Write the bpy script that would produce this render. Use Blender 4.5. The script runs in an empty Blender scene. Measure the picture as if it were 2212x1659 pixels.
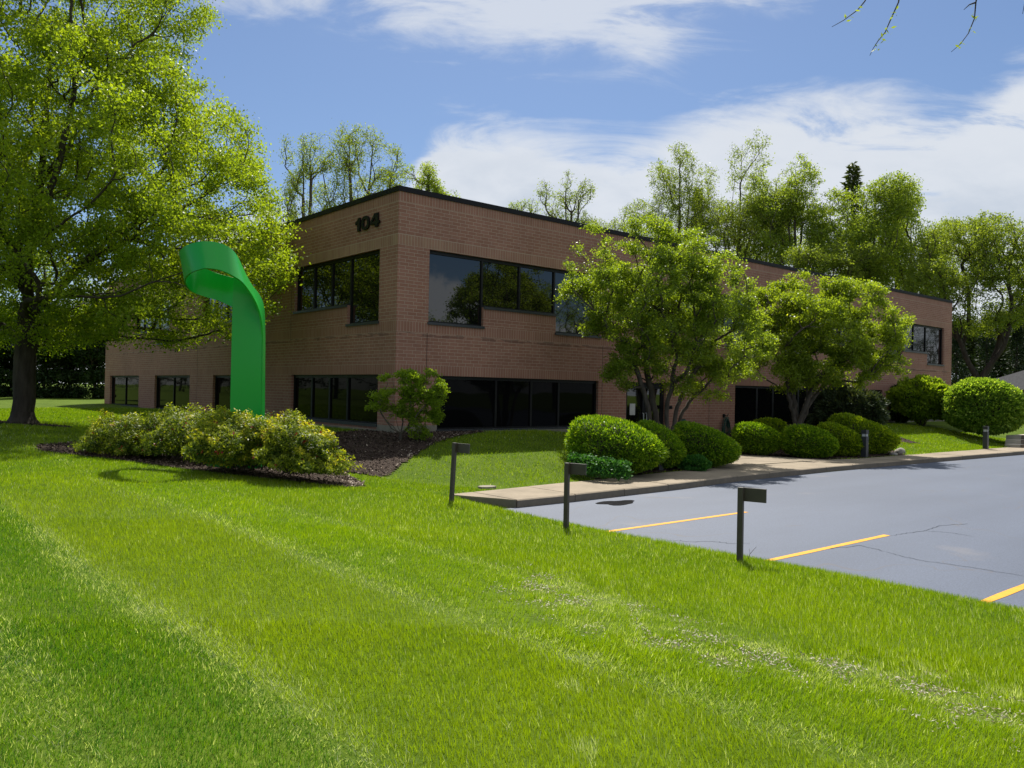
import bpy, bmesh, math, random
import numpy as np
from mathutils import Matrix, Vector, noise

SC = bpy.context.scene
COL = SC.collection
RNG = np.random.default_rng(7)

# ------------------------------------------------------------------ camera
EYE = np.array([0.0, 0.0, 1.6])
AZ, PITCH, ROLL = math.radians(49.75), math.radians(0.456), math.radians(1.12)
F, CX, CY = 1758.0, 1106.0, 829.5            # survey units: a 2212 x 1659 plate
FW = np.array([math.cos(AZ)*math.cos(PITCH), math.sin(AZ)*math.cos(PITCH), math.sin(PITCH)])
RT0 = np.array([math.sin(AZ), -math.cos(AZ), 0.0])
UP0 = np.cross(RT0, FW)
RT = RT0*math.cos(ROLL) + UP0*math.sin(ROLL)
UP = -RT0*math.sin(ROLL) + UP0*math.cos(ROLL)
cam = bpy.data.cameras.new('camera')
cam.sensor_width = 36.0
cam.lens = F/2212.0*36.0
cam.clip_end = 3000
cam.clip_start = 0.05
camo = bpy.data.objects.new('camera', cam)
COL.objects.link(camo)
M = Matrix(((RT[0], UP[0], -FW[0], EYE[0]), (RT[1], UP[1], -FW[1], EYE[1]), (RT[2], UP[2], -FW[2], EYE[2]), (0, 0, 0, 1)))
camo.matrix_world = M
SC.camera = camo

def ray(px, py):
    return FW + RT*(px-CX)/F + UP*(CY-py)/F
def atz(px, py, Z):                          # surveyed point: bearing plus measured distance
    return EYE + ray(px, py)*Z
def onz(px, py, z):
    d = ray(px, py); return EYE + d*((z-EYE[2])/d[2])
def base(px, Z, z):
    p = atz(px, 844, Z); return np.array([p[0], p[1], z])

# ------------------------------------------------------------------ world and sun
SUN_AZ, SUN_EL = math.radians(48), math.radians(55.5)
W = bpy.data.worlds.new('World'); SC.world = W; W.use_nodes = True
nt = W.node_tree; nt.nodes.clear()
def N(tree, typ, **kw):
    n = tree.nodes.new(typ)
    for k, v in kw.items():
        setattr(n, k, v)
    return n
def L(tree, a, b): tree.links.new(a, b)
def mth(tree, op, a, b=None, c=None, clamp=False):
    n = tree.nodes.new('ShaderNodeMath'); n.operation = op; n.use_clamp = clamp
    for i, v in enumerate((a, b, c)):
        if v is None: continue
        if isinstance(v, (int, float)): n.inputs[i].default_value = v
        else: tree.links.new(v, n.inputs[i])
    return n.outputs[0]
sky = N(nt, 'ShaderNodeTexSky', sky_type='NISHITA', sun_disc=False)
sky.sun_elevation = SUN_EL
sky.sun_rotation = math.pi/2 - SUN_AZ
sky.air_density = 1.0; sky.dust_density = 0.6; sky.ozone_density = 2.5
tc = N(nt, 'ShaderNodeTexCoord')
def dotv(vec):
    n = N(nt, 'ShaderNodeVectorMath', operation='DOT_PRODUCT')
    n.inputs[1].default_value = vec
    L(nt, tc.outputs['Generated'], n.inputs[0]); return n.outputs['Value']
fwh = (math.cos(AZ), math.sin(AZ), 0); rth = (math.sin(AZ), -math.cos(AZ), 0)
df = mth(nt, 'MAXIMUM', mth(nt, 'ABSOLUTE', dotv(fwh)), 0.12)
ca = mth(nt, 'DIVIDE', dotv(rth), df)        # bearing of the sky direction (tangent)
cb = mth(nt, 'DIVIDE', dotv((0, 0, 1)), df)  # its height (tangent)
comb = N(nt, 'ShaderNodeCombineXYZ'); L(nt, ca, comb.inputs[0]); L(nt, mth(nt, 'MULTIPLY', cb, 2.1), comb.inputs[1])
def fbm(vec, scale, detail=8, rough=0.6, dist=0.0):
    n = N(nt, 'ShaderNodeTexNoise'); n.inputs['Scale'].default_value = scale
    n.inputs['Detail'].default_value = detail; n.inputs['Roughness'].default_value = rough
    n.inputs['Distortion'].default_value = dist
    L(nt, vec, n.inputs['Vector']); return n.outputs[0]
rot = N(nt, 'ShaderNodeMapping'); rot.inputs['Rotation'].default_value = (0, 0, math.radians(28)); rot.inputs['Scale'].default_value = (1.0, 2.0, 1)
L(nt, comb.outputs[0], rot.inputs[0])
n1 = fbm(rot.outputs[0], 5.0, 10, 0.62, 0.6)
n2 = fbm(comb.outputs[0], 16.0, 8, 0.6, 0.3)
n3 = fbm(comb.outputs[0], 3.2, 4, 0.5, 0.0)
def px2a(x): return (x-1106)/F
def px2b(x, y): return ((843.5+0.0196*(x-1106))-y)/F
def curve(pts):                              # cloud edge height as a function of bearing
    n = N(nt, 'ShaderNodeFloatCurve')
    cu = n.mapping.curves[0]
    A = [((px2a(x)+1.0)/2.0, px2b(x, y)) for x, y in pts]
    cu.points[0].location = A[0]; cu.points[1].location = A[-1]
    for p in A[1:-1]: cu.points.new(*p)
    n.mapping.use_clip = False
    n.mapping.update()
    L(nt, mth(nt, 'DIVIDE', mth(nt, 'ADD', ca, 1.0), 2.0), n.inputs['Value'])
    return n.outputs[0]
def smooth(v, lo, hi):
    n = N(nt, 'ShaderNodeMapRange', interpolation_type='SMOOTHSTEP')
    n.inputs[1].default_value = lo; n.inputs[2].default_value = hi
    L(nt, v, n.inputs[0]); return n.outputs[0]
wob = mth(nt, 'MULTIPLY', mth(nt, 'SUBTRACT', n1, 0.5), 0.20)
wob2 = mth(nt, 'MULTIPLY', mth(nt, 'SUBTRACT', n2, 0.5), 0.05)
wsum = mth(nt, 'ADD', wob, wob2)
topc = curve([(-600, -700), (380, -60), (520, 10), (700, 50), (900, 105), (1130, 130), (1370, 160), (1480, 120), (1640, 50), (1760, -20), (1900, -140), (2800, -300)])
e1 = mth(nt, 'ADD', mth(nt, 'SUBTRACT', cb, topc), wsum)
m1 = mth(nt, 'MULTIPLY', smooth(e1, -0.02, 0.07), smooth(n1, 0.25, 0.50))
lowc = curve([(-600, 700), (300, 560), (560, 420), (760, 420), (860, 390), (925, 260), (1000, 245), (1200, 275), (1340, 290), (1480, 240), (1650, 195), (1850, 180), (2040, 215), (2110, 190), (2200, 130), (2800, 60)])
e2 = mth(nt, 'ADD', mth(nt, 'SUBTRACT', lowc, cb), mth(nt, 'MULTIPLY', wsum, 0.6))
m2 = mth(nt, 'MULTIPLY', smooth(e2, -0.012, 0.05), smooth(mth(nt, 'ADD', n1, mth(nt, 'MULTIPLY', e2, 1.6)), 0.28, 0.54))
mm = mth(nt, 'MULTIPLY', mth(nt, 'MAXIMUM', mth(nt, 'MULTIPLY', m1, 0.82), m2), 0.88, clamp=True)
# grey modelling inside the lower bank
gr = smooth(mth(nt, 'ADD', n3, mth(nt, 'MULTIPLY', n2, 0.5)), 0.62, 0.98)
low = smooth(cb, 0.36, 0.14)
grey = mth(nt, 'MULTIPLY', gr, low)
cmix = N(nt, 'ShaderNodeMix', data_type='RGBA')
cmix.inputs[6].default_value = (8.2, 8.5, 8.9, 1); cmix.inputs[7].default_value = (5.2, 5.9, 6.9, 1)
L(nt, grey, cmix.inputs[0])
tintn = N(nt, 'ShaderNodeMix', data_type='RGBA', blend_type='MULTIPLY'); tintn.inputs[0].default_value = 1.0
tintn.inputs[7].default_value = (.84, .925, 1.04, 1)
L(nt, sky.outputs[0], tintn.inputs[6])
skym = N(nt, 'ShaderNodeMix', data_type='RGBA')
L(nt, mm, skym.inputs[0]); L(nt, tintn.outputs[2], skym.inputs[6]); L(nt, cmix.outputs[2], skym.inputs[7])
bg = N(nt, 'ShaderNodeBackground'); bg.inputs['Strength'].default_value = 0.055
L(nt, skym.outputs[2], bg.inputs['Color'])
wo = N(nt, 'ShaderNodeOutputWorld'); L(nt, bg.outputs[0], wo.inputs[0])

sl = bpy.data.lights.new('sun', 'SUN'); sl.energy = 4.2; sl.angle = math.radians(0.53); sl.color = (1.0, 0.955, 0.88)
so = bpy.data.objects.new('sun', sl); COL.objects.link(so)
sd = Vector((math.cos(SUN_AZ)*math.cos(SUN_EL), math.sin(SUN_AZ)*math.cos(SUN_EL), math.sin(SUN_EL)))
so.rotation_euler = sd.to_track_quat('Z', 'Y').to_euler()
so.location = (20, 10, 40)
SC.view_settings.view_transform = 'Standard'; SC.view_settings.look = 'None'
SC.view_settings.exposure = 0.8; SC.view_settings.gamma = 1.0
SC.render.engine = 'CYCLES'
SC.cycles.max_bounces = 6; SC.cycles.diffuse_bounces = 3; SC.cycles.glossy_bounces = 3
SC.cycles.transmission_bounces = 4; SC.cycles.caustics_reflective = False; SC.cycles.caustics_refractive = False
SC.cycles.use_denoising = True

# ------------------------------------------------------------------ helpers
def ss(a, b, t):
    t = np.clip((np.asarray(t, float)-a)/(b-a), 0, 1); return t*t*(3-2*t)

def tag(o, label=None, cat=None, group=None, kind=None):
    if label: o['label'] = label
    if cat: o['category'] = cat
    if group: o['group'] = group
    if kind: o['kind'] = kind
    return o
def empty(name, loc, label, cat, group=None):
    o = bpy.data.objects.new(name, None); COL.objects.link(o); o.location = loc
    o.empty_display_size = 0.3
    return tag(o, label, cat, group)

def mesh_np(name, verts, faces, mat, parent=None, tint=None, smooth=False, link=True):
    """faces: list of (n,k) int arrays; tint: list of per-face floats matching faces"""
    me = bpy.data.meshes.new(name)
    verts = np.ascontiguousarray(verts, dtype=np.float32)
    faces = [np.asarray(f, dtype=np.int32) for f in faces if len(f)]
    if parent is not None:
        verts = verts - np.array(parent.location, dtype=np.float32)
    me.vertices.add(len(verts)); me.vertices.foreach_set('co', verts.ravel())
    nl = sum(f.size for f in faces); npoly = sum(len(f) for f in faces)
    me.loops.add(nl); me.loops.foreach_set('vertex_index', np.concatenate([f.ravel() for f in faces]))
    starts = []; s = 0
    for f in faces:
        k = f.shape[1]; starts.append(s+np.arange(len(f))*k); s += f.size
    me.polygons.add(npoly); me.polygons.foreach_set('loop_start', np.concatenate(starts).astype(np.int32))
    if smooth: me.polygons.foreach_set('use_smooth', np.ones(npoly, dtype=bool))
    me.update(calc_edges=True)
    if tint is not None:
        at = me.attributes.new('tint', 'FLOAT', 'FACE')
        at.data.foreach_set('value', np.concatenate([np.asarray(t, dtype=np.float32) for t in tint]))
    me.materials.append(mat)
    o = bpy.data.objects.new(name, me)
    if link: COL.objects.link(o)
    if parent is not None: o.parent = parent
    return o

class MB:
    """collects boxes, prisms and tubes into one mesh object"""
    def __init__(s): s.v = []; s.f = []
    def add(s, vs, fs):
        b = len(s.v); s.v += [tuple(map(float, v)) for v in vs]; s.f += [tuple(b+i for i in f) for f in fs]
    def box(s, x0, x1, y0, y1, z0, z1):
        s.add([(x0,y0,z0),(x1,y0,z0),(x1,y1,z0),(x0,y1,z0),(x0,y0,z1),(x1,y0,z1),(x1,y1,z1),(x0,y1,z1)],
              [(3,2,1,0),(4,5,6,7),(0,1,5,4),(1,2,6,5),(2,3,7,6),(3,0,4,7)])
    def quad(s, a, b, c, d): s.add([a,b,c,d], [(0,1,2,3)])
    def prism(s, poly, z0, z1):
        n = len(poly)
        s.add([(p[0],p[1],z0) for p in poly]+[(p[0],p[1],z1) for p in poly],
              [tuple(range(n-1,-1,-1)), tuple(range(n,2*n))]+[(i,(i+1)%n,n+(i+1)%n,n+i) for i in range(n)])
    def tube(s, pts, rad, k=8, cap=True):
        pts = [Vector(p) for p in pts]
        if not hasattr(rad, '__len__'): rad = [rad]*len(pts)
        t0 = (pts[1]-pts[0]).normalized(); ref = Vector((0,0,1)) if abs(t0.z) < .9 else Vector((1,0,0))
        u = t0.cross(ref).normalized(); vs = []; fs = []
        for i, p in enumerate(pts):
            t = (pts[min(i+1,len(pts)-1)]-pts[max(i-1,0)]).normalized()
            u = (u-t*u.dot(t)).normalized(); w = t.cross(u)
            for j in range(k):
                a = 2*math.pi*j/k; vs.append(p+(u*math.cos(a)+w*math.sin(a))*rad[i])
        for i in range(len(pts)-1):
            for j in range(k):
                fs.append((i*k+j, i*k+(j+1)%k, (i+1)*k+(j+1)%k, (i+1)*k+j))
        if cap: fs += [tuple(range(k-1,-1,-1)), tuple((len(pts)-1)*k+j for j in range(k))]
        s.add(vs, fs)
    def build(s, name, mat, parent=None, smooth=False, bevel=0.0):
        me = bpy.data.meshes.new(name)
        off = Vector(parent_world(parent)) if parent is not None else Vector((0,0,0))
        me.from_pydata([Vector(v)-off for v in s.v], [], s.f)
        if smooth: me.polygons.foreach_set('use_smooth', [True]*len(me.polygons))
        me.materials.append(mat); me.update()
        if bevel:
            bm = bmesh.new(); bm.from_mesh(me)
            bmesh.ops.bevel(bm, geom=bm.edges[:]+bm.verts[:], offset=bevel, segments=2, affect='EDGES', profile=0.6)
            bm.to_mesh(me); bm.free()
        o = bpy.data.objects.new(name, me); COL.objects.link(o)
        if parent is not None: o.parent = parent
        return o
def parent_world(p):
    v = Vector((0,0,0))
    while p is not None:
        v += p.location; p = p.parent
    return v

# ------------------------------------------------------------------ materials
def newmat(name):
    m = bpy.data.materials.new(name); m.use_nodes = True; t = m.node_tree
    b = t.nodes['Principled BSDF']; return m, t, b
def setp(b, rough=None, spec=None, metal=None):
    if rough is not None: b.inputs['Roughness'].default_value = rough
    if spec is not None: b.inputs['Specular IOR Level'].default_value = spec
    if metal is not None: b.inputs['Metallic'].default_value = metal
def surf(name, c1, c2, scale=4.0, rough=0.8, spec=0.3, bump=0.2, bscale=40.0, bdist=0.01, detail=6, metal=0.0, rough2=None, stretch=None):
    m, t, b = newmat(name); setp(b, rough, spec, metal)
    g = t.nodes.new('ShaderNodeNewGeometry'); vec = g.outputs['Position']
    if stretch:
        mp = t.nodes.new('ShaderNodeMapping'); mp.inputs['Scale'].default_value = stretch
        t.links.new(vec, mp.inputs[0]); vec = mp.outputs[0]
    n = t.nodes.new('ShaderNodeTexNoise'); n.inputs['Scale'].default_value = scale; n.inputs['Detail'].default_value = detail
    n.inputs['Roughness'].default_value = 0.6
    t.links.new(vec, n.inputs['Vector'])
    r = t.nodes.new('ShaderNodeValToRGB'); r.color_ramp.elements[0].position = .3; r.color_ramp.elements[1].position = .7
    r.color_ramp.elements[0].color = (*c1, 1); r.color_ramp.elements[1].color = (*c2, 1)
    t.links.new(n.outputs[0], r.inputs[0]); t.links.new(r.outputs[0], b.inputs['Base Color'])
    if bump:
        n2_ = t.nodes.new('ShaderNodeTexNoise'); n2_.inputs['Scale'].default_value = bscale; n2_.inputs['Detail'].default_value = 5
        t.links.new(vec, n2_.inputs['Vector'])
        bp = t.nodes.new('ShaderNodeBump'); bp.inputs['Strength'].default_value = bump; bp.inputs['Distance'].default_value = bdist
        t.links.new(n2_.outputs[0], bp.inputs['Height']); t.links.new(bp.outputs[0], b.inputs['Normal'])
    return m
def leafmat(name, dark, light, accent=None, transl=0.55, rough=0.45, tc_=None, spec=0.2):
    """tint attribute 0..1 runs dark -> light -> accent (a real colour difference from leaf to leaf; in grass also painted shade and sheen)"""
    m, t, b = newmat(name); setp(b, rough, spec)
    a = t.nodes.new('ShaderNodeAttribute'); a.attribute_name = 'tint'
    r = t.nodes.new('ShaderNodeValToRGB'); e = r.color_ramp.elements
    e[0].position = 0; e[0].color = (*dark, 1); e[1].position = .75 if accent else 1.0; e[1].color = (*light, 1)
    if accent: x = e.new(1.0); x.color = (*accent, 1)
    t.links.new(a.outputs['Fac'], r.inputs[0]); t.links.new(r.outputs[0], b.inputs['Base Color'])
    tr = t.nodes.new('ShaderNodeBsdfTranslucent')
    mu = t.nodes.new('ShaderNodeMix'); mu.data_type = 'RGBA'; mu.blend_type = 'MULTIPLY'; mu.inputs[0].default_value = 1.0
    mu.inputs[7].default_value = (*(tc_ or (1.7, 1.55, 0.55)), 1)
    t.links.new(r.outputs[0], mu.inputs[6]); t.links.new(mu.outputs[2], tr.inputs['Color'])
    mx = t.nodes.new('ShaderNodeMixShader'); mx.inputs[0].default_value = transl
    t.links.new(b.outputs[0], mx.inputs[1]); t.links.new(tr.outputs[0], mx.inputs[2])
    t.links.new(mx.outputs[0], t.nodes['Material Output'].inputs[0])
    return m

MAT = {}
MAT['bark'] = surf('dark_bark', (.035,.028,.022), (.085,.07,.055), 6, .9, .2, .9, 22, .03, stretch=(1,1,.25))
MAT['bark2'] = surf('grey_bark', (.05,.042,.034), (.12,.10,.08), 9, .9, .2, .7, 40, .015, stretch=(1,1,.3))
MAT['lime'] = leafmat('lime_leaves', (.14,.225,.018), (.25,.345,.024), (.38,.44,.04))
MAT['crab'] = leafmat('crabapple_leaves', (.13,.20,.02), (.235,.335,.035), (.38,.45,.07), rough=.42, spec=.4, transl=.6)
MAT['crab2'] = leafmat('yellow_green_leaves', (.135,.205,.018), (.25,.345,.03), (.41,.46,.06), rough=.42, spec=.4, transl=.6)
MAT['olive'] = leafmat('young_olive_leaves', (.13,.19,.03), (.22,.30,.045), (.32,.38,.07))
MAT['fresh'] = leafmat('fresh_green_leaves', (.12,.20,.014), (.22,.33,.025), (.33,.42,.045))
MAT['freshbg'] = leafmat('airy_spring_leaves', (.14,.22,.03), (.26,.35,.05), (.37,.43,.08))
MAT['conifer'] = leafmat('dark_conifer_needles', (.014,.03,.012), (.035,.06,.022), transl=.15, rough=.6)
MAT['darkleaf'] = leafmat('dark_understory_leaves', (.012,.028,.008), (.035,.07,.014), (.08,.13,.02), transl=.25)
MAT['darkleaf2'] = leafmat('dull_understory_leaves', (.035,.055,.018), (.08,.11,.03), (.14,.17,.05), transl=.35)
MAT['yew'] = leafmat('clipped_yew_needles', (.045,.12,.008), (.19,.335,.014), (.36,.49,.03), transl=.4, rough=.4)
MAT['yewlight'] = leafmat('yellow_yew_needles', (.07,.14,.006), (.27,.39,.014), (.47,.56,.03), transl=.4, rough=.4)
MAT['burning'] = leafmat('bright_hedge_leaves', (.08,.17,.018), (.23,.37,.045), (.42,.54,.12), transl=.45, rough=.45)
MAT['ivy'] = leafmat('bluish_vine_leaves', (.035,.13,.025), (.055,.17,.03), (.12,.29,.055), transl=.35, rough=.55)
MAT['juniper'] = leafmat('grey_green_juniper_needles', (.022,.04,.018), (.06,.085,.04), (.10,.12,.06), transl=.2, rough=.6)
MAT['gold'] = leafmat('gold_tipped_leaves', (.05,.10,.012), (.28,.335,.025), (.56,.50,.04), transl=.5, tc_=(1.5,1.4,.5))
MAT['red'] = leafmat('dark_red_leaves', (.06,.012,.012), (.16,.02,.02), transl=.3, tc_=(1.5,.8,.8))
MAT['redflower'] = leafmat('red_buds', (.20,.02,.02), (.32,.04,.03), transl=.2, tc_=(1,1,1))
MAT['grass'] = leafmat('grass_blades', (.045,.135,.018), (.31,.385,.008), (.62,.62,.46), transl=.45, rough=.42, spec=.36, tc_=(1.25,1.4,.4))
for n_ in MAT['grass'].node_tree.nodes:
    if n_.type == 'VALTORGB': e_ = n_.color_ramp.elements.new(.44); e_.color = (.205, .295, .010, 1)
MAT['metal'] = surf('dark_bronze_metal', (.004,.004,.0045), (.008,.008,.009), 5, .5, .3, .05, 60, .002)
MAT['bronze'] = surf('bronze_post_metal', (.045,.036,.028), (.062,.05,.04), 8, .5, .5, .06, 80, .002)
MAT['coping'] = surf('black_coping_metal', (.003,.003,.004), (.006,.006,.008), 3, .6, .25, .05, 20, .003)
MAT['sill'] = surf('slate_sill_metal', (.028,.031,.036), (.045,.048,.055), 3, .4, .5, .05, 20, .003)
MAT['concrete'] = surf('concrete', (.42,.37,.29), (.56,.50,.40), 2.2, .9, .2, .35, 60, .006)
MAT['foundation'] = surf('foundation_concrete', (.20,.18,.14), (.30,.27,.21), 3, .9, .2, .35, 40, .006)
MAT['dark'] = surf('dark_recess', (.006,.006,.006), (.01,.01,.01), 3, .6, .3, 0)
MAT['stone'] = surf('field_stone', (.25,.23,.2), (.42,.39,.34), 7, .85, .3, .5, 25, .01)
MAT['mulch'] = surf('bark_mulch', (.022,.014,.010), (.075,.052,.04), 28, .95, .15, 1.0, 60, .03)
MAT['chip'] = leafmat('wood_chips', (.03,.02,.014), (.12,.088,.066), (.42,.35,.28), transl=0.0, rough=.9, spec=.1)
MAT['straw'] = leafmat('dead_straw', (.10,.075,.05), (.42,.37,.28), (.62,.58,.50), transl=.1, rough=.8)
MAT['wood'] = surf('weathered_timber', (.16,.13,.10), (.26,.21,.16), 5, .85, .2, .5, 30, .01)
MAT['hose'] = surf('green_rubber_hose', (.012,.05,.035), (.02,.08,.055), 5, .5, .4, 0)
MAT['paper'] = surf('notice_paper', (.45,.45,.43), (.55,.55,.52), 5, .8, .2, 0)
MAT['roofing'] = surf('grey_shingles', (.05,.05,.055), (.08,.08,.085), 6, .9, .2, .4, 30, .02)
MAT['siding'] = surf('brown_siding', (.12,.09,.07), (.17,.13,.10), 6, .8, .3, .2, 30, .01)
MAT['lens'] = surf('frosted_lamp_lens', (.45,.47,.48), (.6,.62,.63), 5, .25, .5, 0)
MAT['gravel'] = surf('flat_roof_gravel', (.2,.19,.18), (.3,.29,.27), 20, .9, .2, .3, 60, .01)

# green painted steel
m, t, b = newmat('green_enamel'); setp(b, .38, .35)
b.inputs['Base Color'].default_value = (.005, .36, .032, 1); b.inputs['Coat Weight'].default_value = .25; b.inputs['Coat Roughness'].default_value = .15
MAT['green'] = m
# yellow line paint
MAT['yellow'] = surf('yellow_line_paint', (.62,.27,.006), (.72,.34,.012), 9, .6, .3, .2, 80, .002)

# tinted glass: nearly black, mirrors what stands opposite, slightly wavy panes
m, t, b = newmat('tinted_glass'); setp(b, .02, .7)
b.inputs['Base Color'].default_value = (.0045, .0045, .005, 1); b.inputs['IOR'].default_value = 1.62
g = t.nodes.new('ShaderNodeNewGeometry'); n = t.nodes.new('ShaderNodeTexNoise'); n.inputs['Scale'].default_value = .9; n.inputs['Detail'].default_value = 1
t.links.new(g.outputs['Position'], n.inputs['Vector'])
bp = t.nodes.new('ShaderNodeBump'); bp.inputs['Strength'].default_value = .12; bp.inputs['Distance'].default_value = .02
t.links.new(n.outputs[0], bp.inputs['Height']); t.links.new(bp.outputs[0], b.inputs['Normal'])
MAT['glass'] = m
m = m.copy(); m.name = 'dark_ground_floor_glass'; bb = m.node_tree.nodes['Principled BSDF']; bb.inputs['Specular IOR Level'].default_value = .2; bb.inputs['IOR'].default_value = 1.22
MAT['glass_low'] = m

# brick: 4 x 12 inch units laid in third bond, soldier courses, tan weathered band
def brickmat():
    m, t, b = newmat('brown_brick'); setp(b, .82, .25)
    g = t.nodes.new('ShaderNodeNewGeometry'); sp = t.nodes.new('ShaderNodeSeparateXYZ'); t.links.new(g.outputs['Position'], sp.inputs[0])
    u = mth(t, 'ADD', sp.outputs[0], sp.outputs[1]); z = sp.outputs[2]
    ca_ = t.nodes.new('ShaderNodeCombineXYZ'); t.links.new(mth(t, 'ADD', u, .045), ca_.inputs[0]); t.links.new(mth(t, 'ADD', z, .035), ca_.inputs[1])
    def bt(w, h, off):
        n = t.nodes.new('ShaderNodeTexBrick'); n.offset = off; n.offset_frequency = 2; n.squash = 1.0
        n.inputs['Scale'].default_value = 1.0; n.inputs['Brick Width'].default_value = w; n.inputs['Row Height'].default_value = h
        n.inputs['Mortar Size'].default_value = .0062; n.inputs['Mortar Smooth'].default_value = .2; n.inputs['Bias'].default_value = 0.0
        n.inputs['Color1'].default_value = (.29,.137,.095,1); n.inputs['Color2'].default_value = (.335,.168,.120,1); n.inputs['Mortar'].default_value = (.43,.33,.25,1)
        return n
    run = bt(.305, .1016, .36); t.links.new(ca_.outputs[0], run.inputs['Vector'])
    sol = bt(.1016, 30.0, 0.0); cs = t.nodes.new('ShaderNodeCombineXYZ'); t.links.new(mth(t, 'ADD', u, .045), cs.inputs[0]); cs.inputs[1].default_value = 5.0
    t.links.new(cs.outputs[0], sol.inputs['Vector'])
    def band(z0, z1, u0=None, u1=None):
        r = mth(t, 'MULTIPLY', mth(t, 'GREATER_THAN', z, z0), mth(t, 'LESS_THAN', z, z1))
        if u0 is not None: r = mth(t, 'MULTIPLY', r, mth(t, 'MULTIPLY', mth(t, 'GREATER_THAN', u, u0), mth(t, 'LESS_THAN', u, u1)))
        return r
    msk = mth(t, 'MAXIMUM', band(2.0, 2.3), band(3.25, 3.555))
    msk = mth(t, 'MAXIMUM', msk, band(5.75, 6.05)); msk = mth(t, 'MAXIMUM', msk, band(7.0, 7.5))
    for k in range(4):
        x0 = 13.63+9.63*k
        msk = mth(t, 'MAXIMUM', msk, band(3.87, 4.175, x0+2.1+19.99, x0+5.2+19.99))
    for y0 in (22.9, 31.9, 42.0): msk = mth(t, 'MAXIMUM', msk, band(3.87, 4.175, 12.53+y0, 12.53+y0+3.8))
    # the mortar joint lines between bands
    jl = None
    for zz in (2.3, 3.25, 3.555, 5.75, 6.05, 7.0):
        q = mth(t, 'LESS_THAN', mth(t, 'ABSOLUTE', mth(t, 'SUBTRACT', z, zz)), .006)
        jl = q if jl is None else mth(t, 'MAXIMUM', jl, q)
    mx = t.nodes.new('ShaderNodeMix'); mx.data_type = 'RGBA'
    t.links.new(msk, mx.inputs[0]); t.links.new(run.outputs[0], mx.inputs[6]); t.links.new(sol.outputs[0], mx.inputs[7])
    # tan weathered band, fading along the wall
    nz = t.nodes.new('ShaderNodeTexNoise'); nz.inputs['Scale'].default_value = 1.3; nz.inputs['Detail'].default_value = 6
    mp = t.nodes.new('ShaderNodeMapping'); mp.inputs['Scale'].default_value = (3.0, 3.0, .5); t.links.new(g.outputs['Position'], mp.inputs[0]); t.links.new(mp.outputs[0], nz.inputs['Vector'])
    tan = mth(t, 'MULTIPLY', mth(t, 'MULTIPLY', band(5.75, 6.05), mth(t, 'SUBTRACT', 1.0, mth(t, 'MULTIPLY', mth(t, 'GREATER_THAN', sp.outputs[0], 14.6), .62))), mth(t, 'MULTIPLY', mth(t, 'SUBTRACT', nz.outputs[0], .25, clamp=True), 1.0, clamp=True))
    mt = t.nodes.new('ShaderNodeMix'); mt.data_type = 'RGBA'; t.links.new(tan, mt.inputs[0]); t.links.new(mx.outputs[2], mt.inputs[6]); mt.inputs[7].default_value = (.44,.32,.20,1)
    # blotchy brick-to-brick and stain variation
    n4 = t.nodes.new('ShaderNodeTexNoise'); n4.inputs['Scale'].default_value = .55; n4.inputs['Detail'].default_value = 7; n4.inputs['Roughness'].default_value = .65
    t.links.new(g.outputs['Position'], n4.inputs['Vector'])
    r4 = t.nodes.new('ShaderNodeMapRange'); r4.inputs[1].default_value = .3; r4.inputs[2].default_value = .7; r4.inputs[3].default_value = .84; r4.inputs[4].default_value = 1.12
    t.links.new(n4.outputs[0], r4.inputs[0])
    mv = t.nodes.new('ShaderNodeMix'); mv.data_type = 'RGBA'; mv.blend_type = 'MULTIPLY'; mv.inputs[0].default_value = 1
    t.links.new(mt.outputs[2], mv.inputs[6]); t.links.new(r4.outputs[0], mv.inputs[7])
    # run-off stain streaks hanging under the sills and joints
    ns = t.nodes.new('ShaderNodeTexNoise'); ns.inputs['Scale'].default_value = 1.0; ns.inputs['Detail'].default_value = 5
    m5 = t.nodes.new('ShaderNodeMapping'); m5.inputs['Scale'].default_value = (1.6,1.6,9.0); t.links.new(g.outputs['Position'], m5.inputs[0]); t.links.new(m5.outputs[0], ns.inputs['Vector'])
    st = mth(t, 'MULTIPLY', mth(t, 'MULTIPLY', mth(t, 'GREATER_THAN', ns.outputs[0], .52), band(3.13, 3.25)), .4)
    ms = t.nodes.new('ShaderNodeMix'); ms.data_type = 'RGBA'; t.links.new(st, ms.inputs[0]); t.links.new(mv.outputs[2], ms.inputs[6]); ms.inputs[7].default_value = (.05,.03,.03,1)
    mj = t.nodes.new('ShaderNodeMix'); mj.data_type = 'RGBA'; t.links.new(mth(t, 'MULTIPLY', jl, .8), mj.inputs[0]); t.links.new(ms.outputs[2], mj.inputs[6]); mj.inputs[7].default_value = (.40,.30,.22,1)
    t.links.new(mj.outputs[2], b.inputs['Base Color'])
    hm = t.nodes.new('ShaderNodeMix'); hm.data_type = 'FLOAT'; t.links.new(msk, hm.inputs[0]); t.links.new(run.outputs['Fac'], hm.inputs[2]); t.links.new(sol.outputs['Fac'], hm.inputs[3])
    bp = t.nodes.new('ShaderNodeBump'); bp.invert = True; bp.inputs['Strength'].default_value = .3; bp.inputs['Distance'].default_value = .004
    t.links.new(hm.outputs[0], bp.inputs['Height']); t.links.new(bp.outputs[0], b.inputs['Normal'])
    return m
MAT['brick'] = brickmat()

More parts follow.
